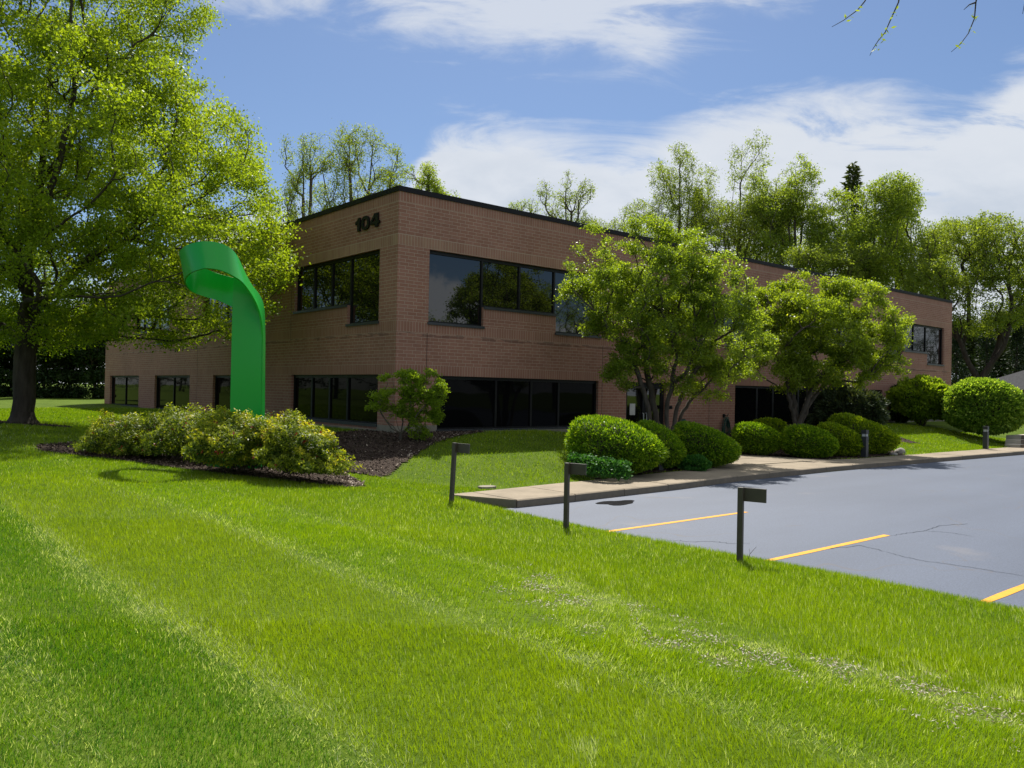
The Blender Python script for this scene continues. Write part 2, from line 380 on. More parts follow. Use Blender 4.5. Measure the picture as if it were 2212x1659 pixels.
# asphalt with a bluish sealcoat, long faint wear bands, fine cracks
def asphalt():
    m, t, b = newmat('sealed_asphalt'); setp(b, .62, .5)
    g = t.nodes.new('ShaderNodeNewGeometry'); p = g.outputs['Position']
    def nz(scale, detail, st=(1,1,1), dist=0):
        mp = t.nodes.new('ShaderNodeMapping'); mp.inputs['Scale'].default_value = st; t.links.new(p, mp.inputs[0])
        n = t.nodes.new('ShaderNodeTexNoise'); n.inputs['Scale'].default_value = scale; n.inputs['Detail'].default_value = detail; n.inputs['Distortion'].default_value = dist
        t.links.new(mp.outputs[0], n.inputs['Vector']); return n.outputs[0]
    a = nz(.5, 6, (.35, 1.8, 1)); c = nz(.16, 3)
    r = t.nodes.new('ShaderNodeValToRGB'); r.color_ramp.elements[0].position = .32; r.color_ramp.elements[1].position = .68
    r.color_ramp.elements[0].color = (.041,.056,.092,1); r.color_ramp.elements[1].color = (.063,.082,.126,1)
    t.links.new(mth(t, 'ADD', mth(t, 'MULTIPLY', a, .55), mth(t, 'MULTIPLY', c, .45)), r.inputs[0])
    f = nz(48, 3)
    rf = t.nodes.new('ShaderNodeMapRange'); rf.inputs[3].default_value = .72; rf.inputs[4].default_value = 1.30; rf.inputs[1].default_value = .3; rf.inputs[2].default_value = .7; t.links.new(f, rf.inputs[0])
    mu = t.nodes.new('ShaderNodeMix'); mu.data_type = 'RGBA'; mu.blend_type = 'MULTIPLY'; mu.inputs[0].default_value = 1; t.links.new(r.outputs[0], mu.inputs[6]); t.links.new(rf.outputs[0], mu.inputs[7])
    # hairline cracks: thin iso-lines of a big distorted noise, broken up by another
    cn = nz(.22, 3, (1,1,1), .8); br = nz(.35, 2)
    line = mth(t, 'MULTIPLY', mth(t, 'LESS_THAN', mth(t, 'ABSOLUTE', mth(t, 'SUBTRACT', cn, .5)), .0024), mth(t, 'GREATER_THAN', br, .5))
    mc = t.nodes.new('ShaderNodeMix'); mc.data_type = 'RGBA'; t.links.new(mth(t, 'MULTIPLY', line, .75), mc.inputs[0]); t.links.new(mu.outputs[2], mc.inputs[6]); mc.inputs[7].default_value = (.06,.06,.075,1)
    # faint rust and dirt spots
    sp_ = nz(.55, 4); spot = mth(t, 'MULTIPLY', mth(t, 'SUBTRACT', sp_, .66, clamp=True), 4.0, clamp=True)
    md = t.nodes.new('ShaderNodeMix'); md.data_type = 'RGBA'; t.links.new(spot, md.inputs[0]); t.links.new(mc.outputs[2], md.inputs[6]); md.inputs[7].default_value = (.17,.15,.14,1)
    t.links.new(md.outputs[2], b.inputs['Base Color'])
    bp = t.nodes.new('ShaderNodeBump'); bp.inputs['Strength'].default_value = .35; bp.inputs['Distance'].default_value = .004; t.links.new(nz(90, 3), bp.inputs['Height']); t.links.new(bp.outputs[0], b.inputs['Normal'])
    return m
MAT['asphalt'] = asphalt()
MAT['crack'] = surf('crack_filler', (.018,.020,.026), (.035,.04,.052), 30, .9, .2, 0)
MAT['soil'] = surf('lawn_ground', (.055,.095,.006), (.10,.15,.012), 1.2, .95, .1, .8, 18, .05, detail=9)
MAT['patch'] = surf('fresh_asphalt_patch', (.005,.005,.006), (.014,.014,.015), 8, .95, .05, .6, 40, .01)

# ------------------------------------------------------------------ terrain
BX0, BX1, BY0, BY1 = 12.53, 51.0, 19.99, 51.5
def ykerb(x): return np.interp(x, [9.8, 11.4, 14.95, 17.8, 22.8, 30, 37.3, 60], [11.6, 11.61, 11.78, 12.06, 12.2, 12.05, 11.8, 11.7])
def yback(x): return np.interp(x, [9.4, 12.9, 16.7, 18.5, 25.2, 27, 37, 60], [12.9, 13.2, 13.55, 13.7, 13.5, 13.25, 13.1, 13.0])
def H(x, y):
    x = np.asarray(x, float); y = np.asarray(y, float)
    west = -.23*ss(3.5, 7.7, x) + .28*ss(12, 28, y) + .02*np.sin(x*.9+1)*np.sin(y*.6)
    west = west + .16*ss(30, 34, y)*np.exp(-((x-8.5)/2.8)**2)
    north = -.47 + .77*ss(13.4, 18.4, y)
    mb = ss(17.8, 19.2, x)*(1-ss(26.4, 30.0, x))
    north = north*(1-mb) + (-.49)*mb
    north = north + .1*ss(28, 60, y)
    zn = west + (north-west)*ss(6.0, 11.2, x)
    south = west + (-.64-west)*ss(7.75, 9.35, x)
    tt = ss(11.5, 13.5, y)
    return south + (zn-south)*tt

def grid(name, xs, ys, hf, mat, keep=None, kind='structure'):
    X, Y = np.meshgrid(xs, ys); V = np.stack([X.ravel(), Y.ravel(), hf(X, Y).ravel()], 1)
    nx = len(xs); i = np.arange(len(ys)-1)[:, None]*nx+np.arange(nx-1)[None, :]
    Fc = np.stack([i, i+1, i+nx+1, i+nx], -1).reshape(-1, 4)
    if keep is not None:
        c = V[Fc].mean(1); Fc = Fc[keep(c[:, 0], c[:, 1])]
        used = np.unique(Fc); re = np.full(len(V), -1); re[used] = np.arange(len(used)); V = V[used]; Fc = re[Fc]
    o = mesh_np(name, V, [Fc], mat, smooth=True); return tag(o, kind=kind)
xs = np.unique(np.concatenate([np.linspace(-600, -20, 18), np.linspace(-20, -3, 18), np.arange(-3, 14, .25), np.arange(14, 62, .6), np.linspace(62, 700, 18)]))
ys = np.unique(np.concatenate([np.linspace(-600, -12, 16), np.arange(-12, 2, .7), np.arange(2, 21, .25), np.arange(21, 60, .8), np.linspace(60, 700, 22)]))
grid('lawn', xs, ys, H, MAT['soil'])

# parking lot, kerb, sidewalk
lx = np.arange(9.12, 62, .5)
V = []; 
for x in lx: V += [(x, -45, -.6), (x, float(ykerb(max(x, 9.8)))+.02, -.6)]
mb_ = MB(); 
for i in range(len(lx)-1): mb_.quad(V[2*i], V[2*i+2], V[2*i+3], V[2*i+1])
tag(mb_.build('parking_lot', MAT['asphalt']), kind='structure')
sw = MB(); x = 10.0
sx = [10.0]
while sx[-1] < 60: sx.append(sx[-1]+1.55)
def zk(x): return -.45
for i in range(len(sx)-1):
    a, c = sx[i]+.006, sx[i+1]-.006
    # three subdivisions so the kerb follows its curve
    q = np.linspace(a, c, 4)
    for j in range(3):
        p0, p1 = q[j], q[j+1]
        y00, y10 = float(ykerb(p0)), float(ykerb(p1)); b0, b1 = float(yback(p0)), float(yback(p1))
        jo = .004*math.sin(i*2.3)
        z = -.45+jo; ch = .02
        sw.add([(p0,y00,-.66),(p1,y10,-.66),(p0,y00-.005,z-ch),(p1,y10-.005,z-ch),(p0,y00+ch,z),(p1,y10+ch,z),(p0,b0,z),(p1,b1,z),(p0,b0,-.66),(p1,b1,-.66)],
               [(0,1,3,2),(2,3,5,4),(4,5,7,6),(6,7,9,8)])
    for pp, yy, bb, s_ in ((a, float(ykerb(a)), float(yback(a)), 1), (c, float(ykerb(c)), float(yback(c)), -1)):
        fc = [(pp,yy,-.66),(pp,bb,-.66),(pp,bb,z),(pp,yy,z)]
        sw.quad(*(fc if s_ < 0 else fc[::-1]))
sw.prism([(9.35,12.95),(9.98,11.6),(9.988,12.97)], -.66, -.452)
# walk from the kerb to the entrance, one slab after the other
for (p, z) in (([(19.2,13.80),(24.9,13.56),(24.4,15.1),(19.9,15.1)], -.445), ([(19.9,15.12),(24.4,15.12),(24.2,17.4),(20.6,17.4)], -.443), ([(20.6,17.42),(24.2,17.42),(25.0,19.95),(21.4,19.95)], -.441)):
    sw.prism(p, -.6, z)
m, t, b = newmat('sidewalk_concrete'); setp(b, .88, .25)
g = t.nodes.new('ShaderNodeNewGeometry')
n = t.nodes.new('ShaderNodeTexNoise'); n.inputs['Scale'].default_value = 1.6; n.inputs['Detail'].default_value = 9; n.inputs['Roughness'].default_value = .7
t.links.new(g.outputs['Position'], n.inputs['Vector'])
r = t.nodes.new('ShaderNodeValToRGB'); r.color_ramp.elements[0].position = .3; r.color_ramp.elements[1].position = .72
r.color_ramp.elements[0].color = (.215,.178,.128,1); r.color_ramp.elements[1].color = (.33,.27,.195,1)
t.links.new(n.outputs[0], r.inputs[0])
sp = t.nodes.new('ShaderNodeSeparateXYZ'); t.links.new(g.outputs['Position'], sp.inputs[0])
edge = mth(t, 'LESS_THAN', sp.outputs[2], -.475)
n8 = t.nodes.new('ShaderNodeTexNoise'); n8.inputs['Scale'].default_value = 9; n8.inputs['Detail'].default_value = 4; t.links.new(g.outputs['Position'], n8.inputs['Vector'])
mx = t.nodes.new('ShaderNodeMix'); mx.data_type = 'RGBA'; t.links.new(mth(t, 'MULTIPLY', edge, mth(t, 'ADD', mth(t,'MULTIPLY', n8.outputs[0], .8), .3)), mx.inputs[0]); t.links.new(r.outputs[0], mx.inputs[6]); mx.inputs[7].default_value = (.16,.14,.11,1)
t.links.new(mx.outputs[2], b.inputs['Base Color'])
bp = t.nodes.new('ShaderNodeBump'); bp.inputs['Strength'].default_value = .6; bp.inputs['Distance'].default_value = .012
t.links.new(n8.outputs[0], bp.inputs['Height']); t.links.new(bp.outputs[0], b.inputs['Normal'])
tag(sw.build('sidewalk', m), kind='structure')

# stall lines: painted sheets on the asphalt
for k, yy in enumerate((11.55-2.74*1+.07, 6.05, 3.42, .70, -2.0, -4.7)):
    if k == 0: yy = 8.82
    mbx = MB(); xe = 13.3 if k < 1 else 13.05
    pts = np.linspace(9.13, xe, 12)
    for i in range(11):
        w0 = .052+.004*math.sin(i*1.7+k); w1 = .052+.004*math.sin((i+1)*1.7+k)
        mbx.quad((pts[i],yy-w0,-.596),(pts[i+1],yy-w1,-.596),(pts[i+1],yy+w1,-.596),(pts[i],yy+w0,-.596))
    if k < 3: tag(mbx.build('parking_line', MAT['yellow']), kind='structure')
# dark repair patch round a sunken cover near the kerb
pc = np.array([12.13, 11.02]); rr = []
for i in range(22):
    a = 2*math.pi*i/22; q = 1+.18*math.sin(3*a+1)+.1*math.sin(5*a)
    rr.append((pc[0]+math.cos(a)*.46*q, pc[1]+math.sin(a)*.27*q))
pm = MB(); pm.prism(rr, -.6025, -.5935)
tag(pm.build('asphalt_patch', MAT['patch']), 'black ragged patch in the grey asphalt beside the kerb', 'asphalt patch')

# hairline cracks in the asphalt, each a thin tar-dark ribbon
for line in (((1924,1157),(1960,1151),(1999,1146),(2050,1150),(2105,1159)), ((1905,1190),(1960,1204),(1999,1212),(2080,1222),(2150,1234),(2230,1247)), ((1450,1166),(1486,1170),(1540,1169),(1580,1174),(1620,1173)), ((1999,1146),(2030,1136),(2090,1131)), ((1780,1185),(1860,1178),(1905,1190))):
    P0 = [onz(a, c, -.5962)[:2] for a, c in line]; P1 = []
    for i in range(len(P0)-1):
        for k in range(7): P1.append(P0[i]*(1-k/7)+P0[i+1]*k/7+RNG.normal(size=2)*.018)
    P1.append(P0[-1]); cr_ = MB()
    for i in range(len(P1)-1):
        t_ = P1[i+1]-P1[i]; n_ = np.array([-t_[1], t_[0]])/(np.linalg.norm(t_)+1e-9)
        w0, w1 = [(.0045)*(.5+.5*abs(math.sin(j*1.9)))*(1-abs(2*j/len(P1)-1)**4)+.002 for j in (i, i+1)]
        cr_.quad((*(P1[i]-n_*w0), -.5962), (*(P1[i+1]-n_*w1), -.5962), (*(P1[i+1]+n_*w1), -.5962), (*(P1[i]+n_*w0), -.5962))
    tag(cr_.build('asphalt_crack', MAT['crack']), kind='structure')
# ------------------------------------------------------------------ mulch beds
def inpoly(px, py, poly):
    c = np.zeros(len(px), bool); n = len(poly); j = n-1
    for i in range(n):
        xi, yi = poly[i]; xj, yj = poly[j]
        hit = ((yi > py) != (yj > py)) & (px < (xj-xi)*(py-yi)/(yj-yi+1e-12)+xi)
        c ^= hit; j = i
    return c
BEDS = {
 'front': [(3.5,19.2),(3.95,18.2),(4.85,16.8),(5.85,15.3),(6.7,14.1),(7.35,13.35),(7.8,13.4),(8.2,14.3),(8.4,15.3),(8.2,17.2),(7.6,19.6),(6.2,21.4),(4.6,21.6),(3.6,20.6)],
 'corner': [(8.3,15.5),(9.0,14.75),(10.3,15.9),(12.0,17.2),(14.3,18.7),(15.6,19.6),(15.6,19.98),(12.5,19.98),(12.5,21.5),(10.8,20.6),(9.2,19.0),(8.4,17.4)],
 'walkside': [(14.3,13.36),(16.7,13.6),(20.1,14.1),(20.0,15.6),(20.8,17.8),(20.6,19.9),(19.2,19.4),(17.8,17.0),(16.0,15.6),(14.6,14.5)],
 'entry': [(24.6,13.7),(27.6,13.35),(30.0,13.25),(31.5,14.6),(32.0,17.0),(33.2,19.9),(25.0,19.9),(24.3,17.0)],
 'tree': [(3.7,28.9),(4.9,28.3),(6.1,28.8),(6.3,30.0),(5.3,30.8),(3.9,30.6)],
 'island': [(32.3,17.4),(33.2,16.2),(34.2,15.1),(35.0,14.9),(35.2,15.6),(35.3,17.6),(34.6,19.8),(32.8,19.7)],
}
def inbed(px, py):
    r = np.zeros(len(px), bool)
    for k in BEDS.values(): r |= inpoly(px, py, k)
    return r
def mulch_h(x, y): return H(x, y)+.025
allp = np.concatenate([np.array(v) for v in BEDS.values()])
def bedmesh(name, poly):
    P = np.array(poly); step = .12
    return grid(name, np.arange(P[:,0].min(), P[:,0].max()+step, step), np.arange(P[:,1].min(), P[:,1].max()+step, step), mulch_h, MAT['mulch'], keep=lambda a, b: inpoly(a, b, poly))
for k, poly in BEDS.items(): bedmesh('mulch_bed', poly)
# bark chips
def rand_rot(n, up=0.0):
    v = RNG.normal(size=(n, 3)); v[:, 2] += up; v /= np.linalg.norm(v, axis=1)[:, None]; return v
def leaves(pos, size, aspect=.5, up=0.3, droop=0.0, nrm=None, spread=1.0, tint=None, dirs=None):
    """one rhombic leaf per position -> verts, faces, tint"""
    n = len(pos)
    nn = rand_rot(n, up) if nrm is None else nrm*1.0+RNG.normal(size=(n, 3))*spread
    nn /= np.linalg.norm(nn, axis=1)[:, None]
    d = RNG.normal(size=(n, 3)) if dirs is None else dirs+RNG.normal(size=(n, 3))*.35
    d[:, 2] -= droop
    d -= nn*np.sum(d*nn, 1)[:, None]; d /= np.linalg.norm(d, axis=1)[:, None]+1e-9
    w = np.cross(nn, d)
    s = size*RNG.uniform(.65, 1.3, n)[:, None]
    a = pos; c = pos+d*s; m_ = pos+d*s*.45
    b_ = m_+w*s*aspect*.5; e_ = m_-w*s*aspect*.5
    V = np.stack([a, b_, c, e_], 1).reshape(-1, 3)
    return V, np.arange(4*n).reshape(n, 4), (RNG.beta(2.2, 2.6, n) if tint is None else tint)
cp = []
for k, poly in BEDS.items():
    P = np.array(poly); ar = np.ptp(P[:, 0])*np.ptp(P[:, 1]); n = int(ar*(330 if k in ('front', 'corner') else 130))
    q = RNG.uniform(P.min(0), P.max(0), (n, 2)); q = q[inpoly(q[:, 0], q[:, 1], poly)]
    cp.append(q)
cp = np.concatenate(cp); cp3 = np.column_stack([cp, mulch_h(cp[:, 0], cp[:, 1])+RNG.uniform(.0, .025, len(cp))])
fe_ = np.exp(-np.clip(cp[:, 1]-np.interp(cp[:, 0], [3.3,3.7,4.6,5.6,6.5,7.2,8.3,9.0,10.3,12,14.3], [19,18,16.6,15.2,13.9,13.1,15.3,14.8,15.9,17.2,18.7]), 0, 5)/.45)*(cp[:, 0] < 14.4)
edge_t = np.clip(RNG.beta(1.2, 2.4, len(cp))+fe_*.45, 0, 1)
V, Fq, T = leaves(cp3, .062, .5, up=2.2, tint=edge_t)
tag(mesh_np('wood_chips', V, [Fq], MAT['chip'], tint=[T]), kind='stuff')

# ------------------------------------------------------------------ building
bld = empty('office_building', (12.53, 19.99, .3), 'two storey brown brick office building with dark ribbon windows, black coping and address number 104', 'building')
def wall(axis, const, lo, hi, zlo, zhi, holes, depth, sign):
    """axis 'x': wall in plane y=const facing -y; axis 'y': plane x=const facing -x. holes (a0,a1,z0,z1)"""
    A = sorted(set([lo, hi]+[h[0] for h in holes]+[h[1] for h in holes])); Z = sorted(set([zlo, zhi]+[h[2] for h in holes]+[h[3] for h in holes]))
    def P(a, d, z): return (a, const+d, z) if axis == 'x' else (const+d, a, z)
    inh = lambda a, z: any(h[0] < a < h[1] and h[2] < z < h[3] for h in holes)
    for i in range(len(A)-1):
        for j in range(len(Z)-1):
            a0, a1, z0, z1 = A[i], A[i+1], Z[j], Z[j+1]; am, zm = (a0+a1)/2, (z0+z1)/2
            if inh(am, zm):
                for (am2, zm2, q) in ((a0-.001, zm, (P(a0,0,z0),P(a0,depth,z0),P(a0,depth,z1),P(a0,0,z1))), (a1+.001, zm, (P(a1,0,z1),P(a1,depth,z1),P(a1,depth,z0),P(a1,0,z0))),
                                      (am, z0-.001, (P(a0,0,z0),P(a1,0,z0),P(a1,depth,z0),P(a0,depth,z0))), (am, z1+.001, (P(a0,depth,z1),P(a1,depth,z1),P(a1,0,z1),P(a0,0,z1)))):
                    if not inh(am2, zm2): wb.quad(*(q if axis == 'x' else q[::-1]))
            else:
                q = (P(a0,0,z0),P(a1,0,z0),P(a1,0,z1),P(a0,0,z1)); wb.quad(*(q if axis == 'x' else q[::-1]))
ZT = 7.30; D = .22
HL, SS_, TS = 5.73, 4.18, 3.56       # head, short sill, tall sill
UP_R = [13.63+9.63*k for k in range(4)]
holesR = []; winR = []
for x0 in UP_R:
    holesR += [(x0, x0+2.07, TS, HL), (x0+2.07, x0+5.17, SS_, HL), (x0+5.17, x0+7.35, TS, HL)]
holesR += [(14.0, 20.93, .36, 2.0), (22.4, 24.66, -.5, 2.0), (29.18, 40.15, -.45, 2.0), (40.9, 42.35, -.2, 2.0), (44.3, 49.9, .42, 2.0)]
UP_L = [(20.98, 26.65), (30.0, 35.67), (40.1, 45.77)]
holesL = []
for (a, c) in UP_L: holesL += [(a, a+1.9, TS, HL), (a+1.9, c, SS_, HL)]
holesL += [(20.94, 26.79, .5, 2.0), (32.26, 34.3, .35, 2.0), (37.13, 42.19, .35, 2.0), (44.83, 50.37, .35, 2.0)]
wb = MB()
wall('x', BY0, BX0, BX1, -.62, ZT, holesR, D, 1)
wall('y', BX0, BY0, BY1, .12, ZT, holesL, D, 1)
wb.quad((BX1,BY0,-.6),(BX1,BY1,-.6),(BX1,BY1,ZT),(BX1,BY0,ZT)); wb.quad((BX1,BY1,-.6),(BX0,BY1,-.6),(BX0,BY1,ZT),(BX1,BY1,ZT))
wb.build('wall', MAT['brick'], bld)
rf = MB(); rf.box(BX0+.3, BX1-.3, BY0+.3, BY1-.3, 6.7, 6.9); rfo = rf.build('roof', MAT['gravel'], bld)
cb_ = MB()
for (x0, x1, y0, y1) in ((BX0-.035, BX1+.035, BY0-.035, BY0+.28), (BX0-.035, BX1+.035, BY1-.28, BY1+.035), (BX0-.035, BX0+.28, BY0+.28, BY1-.28), (BX1-.28, BX1+.035, BY0+.28, BY1-.28)):
    cb_.box(x0, x1, y0, y1, ZT-.02, ZT+.13)
cb_.build('coping', MAT['coping'], bld)
# concrete base courses
for q_ in ((BX0-.02, 14.0, BY0-.02, BY0+.02, -.2, .52), (14.0, 20.93, BY0-.05, BY0+.1, -.2, .33), (BX0-.02, BX0+.02, BY0+.02, 20.94, 0, .52), (BX0-.05, BX0+.1, 20.94, 26.79, 0, .36), (BX0-.02, BX0+.02, 26.79, BY1, 0, .3), (42.35, 51.0, BY0-.02, BY0+.02, -.2, .4)):
    fb = MB(); fb.box(*q_); fb.build('foundation', MAT['foundation'], bld)
wl = MB(); wl.box(19.1, 21.9, BY0-1.35, BY0-1.2, -.4, .30); wl.box(21.75, 21.9, BY0-1.2, BY0-.06, -.4, .30)
wl.build('areaway_wall', MAT['foundation'], bld)
# control joints
for q_ in [(x-.008, x+.008, BY0-.003, BY0+.01, -.3, 5.7 if x > 49 else 3.25) for x in (13.60, 21.12, 27.4, 49.98)]+[(BX0-.003, BX0+.01, y-.008, y+.008, .3, 3.4) for y in (31.0, 36.2)]+[(BX0-.003, BX0+.01, 26.9, 26.916, 3.2, 7.2)]:
    cj = MB(); cj.box(*q_); cj.build('control_joint', MAT['dark'], bld)

def window(parts, axis, sill=True, mull=.05, fr=.07):
    gmat = MAT['glass'] if parts[0][3] > 3 else MAT['glass_low']
    """parts: list of panes (a0,a1,z0,z1) forming one glazed opening"""
    fm = MB(); gm = MB(); smb = MB()
    def box(mb, a0, a1, d0, d1, z0, z1):
        if axis == 'x': mb.box(a0, a1, BY0+d0, BY0+d1, z0, z1)
        else: mb.box(BX0+d0, BX0+d1, a0, a1, z0, z1)
    for i, (a0, a1, z0, z1) in enumerate(parts):
        l = fr if i == 0 else mull/2; r = fr if i == len(parts)-1 else mull/2
        box(fm, a0, a0+l, .10, .19, z0, z1); box(fm, a1-r, a1, .10, .19, z0, z1)
        box(fm, a0+l, a1-r, .102, .19, z1-fr-.03, z1); box(fm, a0+l, a1-r, .102, .19, z0, z0+fr)
        e = RNG.uniform(-.004, .004)
        if axis == 'x': gm.quad((a0+l,BY0+.145+e,z0+fr),(a1-r,BY0+.145-e,z0+fr),(a1-r,BY0+.145-e,z1-fr-.03),(a0+l,BY0+.145+e,z1-fr-.03))
        else: gm.quad((BX0+.145+e,a1-r,z0+fr),(BX0+.145-e,a0+l,z0+fr),(BX0+.145-e,a0+l,z1-fr-.03),(BX0+.145+e,a1-r,z1-fr-.03))
    if sill:
        runs = []
        for (a0, a1, z0, z1) in parts:
            if runs and abs(runs[-1][2]-z0) < .01: runs[-1][1] = a1
            else: runs.append([a0, a1, z0])
        for j, (a0, a1, z0) in enumerate(runs):
            box(smb, a0-(.03 if j == 0 or runs[j-1][2] > z0 else -.001), a1+(.03 if j == len(runs)-1 or runs[j+1][2] > z0 else -.001), -.045, .098, z0-.055, z0+.02)
    w = fm.build('window', MAT['metal'], bld)
    gm.build('glass', gmat, w)
    if sill: smb.build('sill', MAT['sill'], w)
    return w
for x0 in UP_R:
    window([(x0, x0+2.07, TS, HL), (x0+2.07, x0+3.62, SS_, HL), (x0+3.62, x0+5.17, SS_, HL), (x0+5.17, x0+7.35, TS, HL)], 'x', mull=.07)
for (a, c) in UP_L:
    w3 = (c-a-1.9)/3; window([(a, a+1.9, TS, HL)]+[(a+1.9+w3*i, a+1.9+w3*(i+1), SS_, HL) for i in range(3)], 'y', mull=.09)
window([(14.0,16.35,.36,2.0),(16.35,17.85,.36,2.0),(17.85,19.1,.36,2.0),(19.1,20.93,.36,2.0)], 'x', mull=.08)
window([(20.94,22.95,.5,2.0),(22.95,24.15,.5,2.0),(24.15,25.4,.5,2.0),(25.4,26.79,.5,2.0)], 'y', mull=.10)
window([(32.26,34.3,.35,2.0)], 'y'); window([(37.13,39.6,.35,2.0),(39.6,42.19,.35,2.0)], 'y'); window([(44.83,47.6,.35,2.0),(47.6,50.37,.35,2.0)], 'y')
window([(29.18,30.95,-.45,2.0),(30.95,32.2,-.45,2.0),(32.2,34.3,-.45,2.0),(34.3,36.3,-.45,2.0),(36.3,38.2,-.45,2.0),(38.2,40.15,-.45,2.0)], 'x', mull=.13)
window([(40.9,42.35,-.2,2.0)], 'x'); window([(44.3,47.1,.42,2.0),(47.1,49.9,.42,2.0)], 'x')
# entrance: glazed pair of doors in the recess, with pull handles and a paper notice
df_ = MB(); df_.box(22.4,22.5,BY0+.10,BY0+.19,-.44,2.0); df_.box(24.56,24.66,BY0+.10,BY0+.19,-.44,2.0); df_.box(22.5,24.56,BY0+.10,BY0+.19,1.88,2.0)
dr = df_.build('entrance_door', MAT['metal'], bld)
for (a, c, hx) in ((22.5, 23.52, 23.44), (23.54, 24.56, 23.62)):
    lf = MB(); lf.box(a+.005,a+.075,BY0+.11,BY0+.17,-.44,1.87); lf.box(c-.075,c-.005,BY0+.11,BY0+.17,-.44,1.87); lf.box(a+.075,c-.075,BY0+.11,BY0+.17,-.44,-.24); lf.box(a+.075,c-.075,BY0+.11,BY0+.17,1.77,1.87)
    lf.build('door_leaf', MAT['metal'], dr)
    gl = MB(); gl.quad((a+.075,BY0+.14,-.24),(c-.075,BY0+.14,-.24),(c-.075,BY0+.14,1.77),(a+.075,BY0+.14,1.77)); gl.build('glass', MAT['glass'], dr)
    hh = MB(); hh.tube([(hx,BY0+.11,.45),(hx,BY0+.05,.45),(hx,BY0+.05,.85),(hx,BY0+.11,.85)], .013, 8); hh.build('handle', MAT['lens'], dr)
pn = MB(); pn.box(22.75,23.05,BY0+.128,BY0+.134,.78,1.2); pn.build('notice', MAT['paper'], dr)
# address numerals 104, raised black letters
def numeral(polys, y0, w, z0, h, name='house_number'):
    mb = MB()
    for poly, hole in polys:
        def P(u, v, d): return (BX0-d, y0-u*w, z0+v*h)
        if hole is None:
            n = len(poly); vs = [P(u, v, .02) for u, v in poly]+[P(u, v, .065) for u, v in poly]
            mb.add(vs, [tuple(range(n)), tuple(range(2*n-1, n-1, -1))]+[(i, n+i, n+(i+1)%n, (i+1)%n) for i in range(n)])
        else:
            n = len(poly); vs = [P(*p, .02) for p in poly]+[P(*p, .065) for p in poly]+[P(*p, .02) for p in hole]+[P(*p, .065) for p in hole]
            fs = []
            for i in range(n):
                j = (i+1)%n; fs += [(n+i, 3*n+i, 3*n+j, n+j)[::-1], (i, n+i, n+j, j), (2*n+i, 2*n+j, 3*n+j, 3*n+i), (i, j, 2*n+j, 2*n+i)]
            mb.add(vs, fs)
    return mb.build(name, MAT['coping'], bld)
Zn, Hn = 6.40, .41
numeral([([(.45,0),(.95,0),(.95,1),(.55,1),(.45,.86),(.05,.74),(.05,.52),(.45,.62)], None)], 22.40, .31, Zn, Hn)
ring = lambda rx, ry: [(.5+rx*math.copysign(abs(math.cos(a))**.72, math.cos(a)), .5+ry*math.copysign(abs(math.sin(a))**.72, math.sin(a))) for a in [2*math.pi*i/28 for i in range(28)]]
numeral([(ring(.5,.51), ring(.24,.29))], 22.02, .46, Zn, Hn)
numeral([([(.52,0),(.84,0),(.84,1),(.52,1)], None), ([(.0,.22),(.519,.22),(.519,.42),(.0,.42)], None), ([(.841,.22),(1.0,.22),(1.0,.42),(.841,.42)], None), ([(.0,.421),(.24,.421),(.519,.80),(.519,1.0),(.44,1.0)], None)], 21.49, .53, Zn, Hn)
# small wall fittings by the entrance
cmx = MB(); cmx.box(24.60,24.86,BY0-.16,BY0-.001,1.0,1.14); cmx.tube([(24.73,BY0-.16,1.07),(24.73,BY0-.25,1.05)], .035, 10)  # dark camera box with a stub lens, not a lamp
cmx.build('wall_camera', MAT['metal'], bld)
hb = MB(); hb.tube([(25.7,BY0-.001,.5),(25.7,BY0-.12,.5),(25.7,BY0-.18,.44)], .022, 8); hb.tube([(25.62,BY0-.12,.56),(25.78,BY0-.12,.56)], .012, 6); hb.box(25.55,25.85,BY0-.03,BY0-.001,.42,.62)
hb.build('faucet', MAT['hose'], bld)
hk = MB(); hk.box(28.34,28.46,BY0-.04,BY0-.001,.66,.80); hk.tube([(28.4,BY0-.03,.74),(28.4,BY0-.2,.72),(28.4,BY0-.22,.82)], .02, 8)
hk.build('hose_hook', MAT['metal'], bld)
hs = MB()
for k in range(9):
    off = k*.018; pts = []
    for i in range(33):
        a = 2*math.pi*i/32; rx = .17+.07*math.sin(k*1.7); rz = .46+.03*math.sin(k*2.1)
        sq = 1-.35*max(0, math.sin(a))
        pts.append((28.4+rx*math.cos(a)*sq+.03*math.sin(k*3), BY0-.07-off+.01*math.sin(3*a+k), .26-.02*(k%3)+rz*math.sin(a)-.05))
    hs.tube(pts, .014, 6, cap=False)
hs.tube([(28.55,BY0-.1,-.1),(28.7,BY0-.16,-.35),(28.85,BY0-.4,-.455),(29.1,BY0-.5,-.455)], .014, 6)
tag(hs.build('garden_hose', MAT['hose'], smooth=True), 'coiled dark green garden hose hanging on the brick wall right of the entrance', 'garden hose')

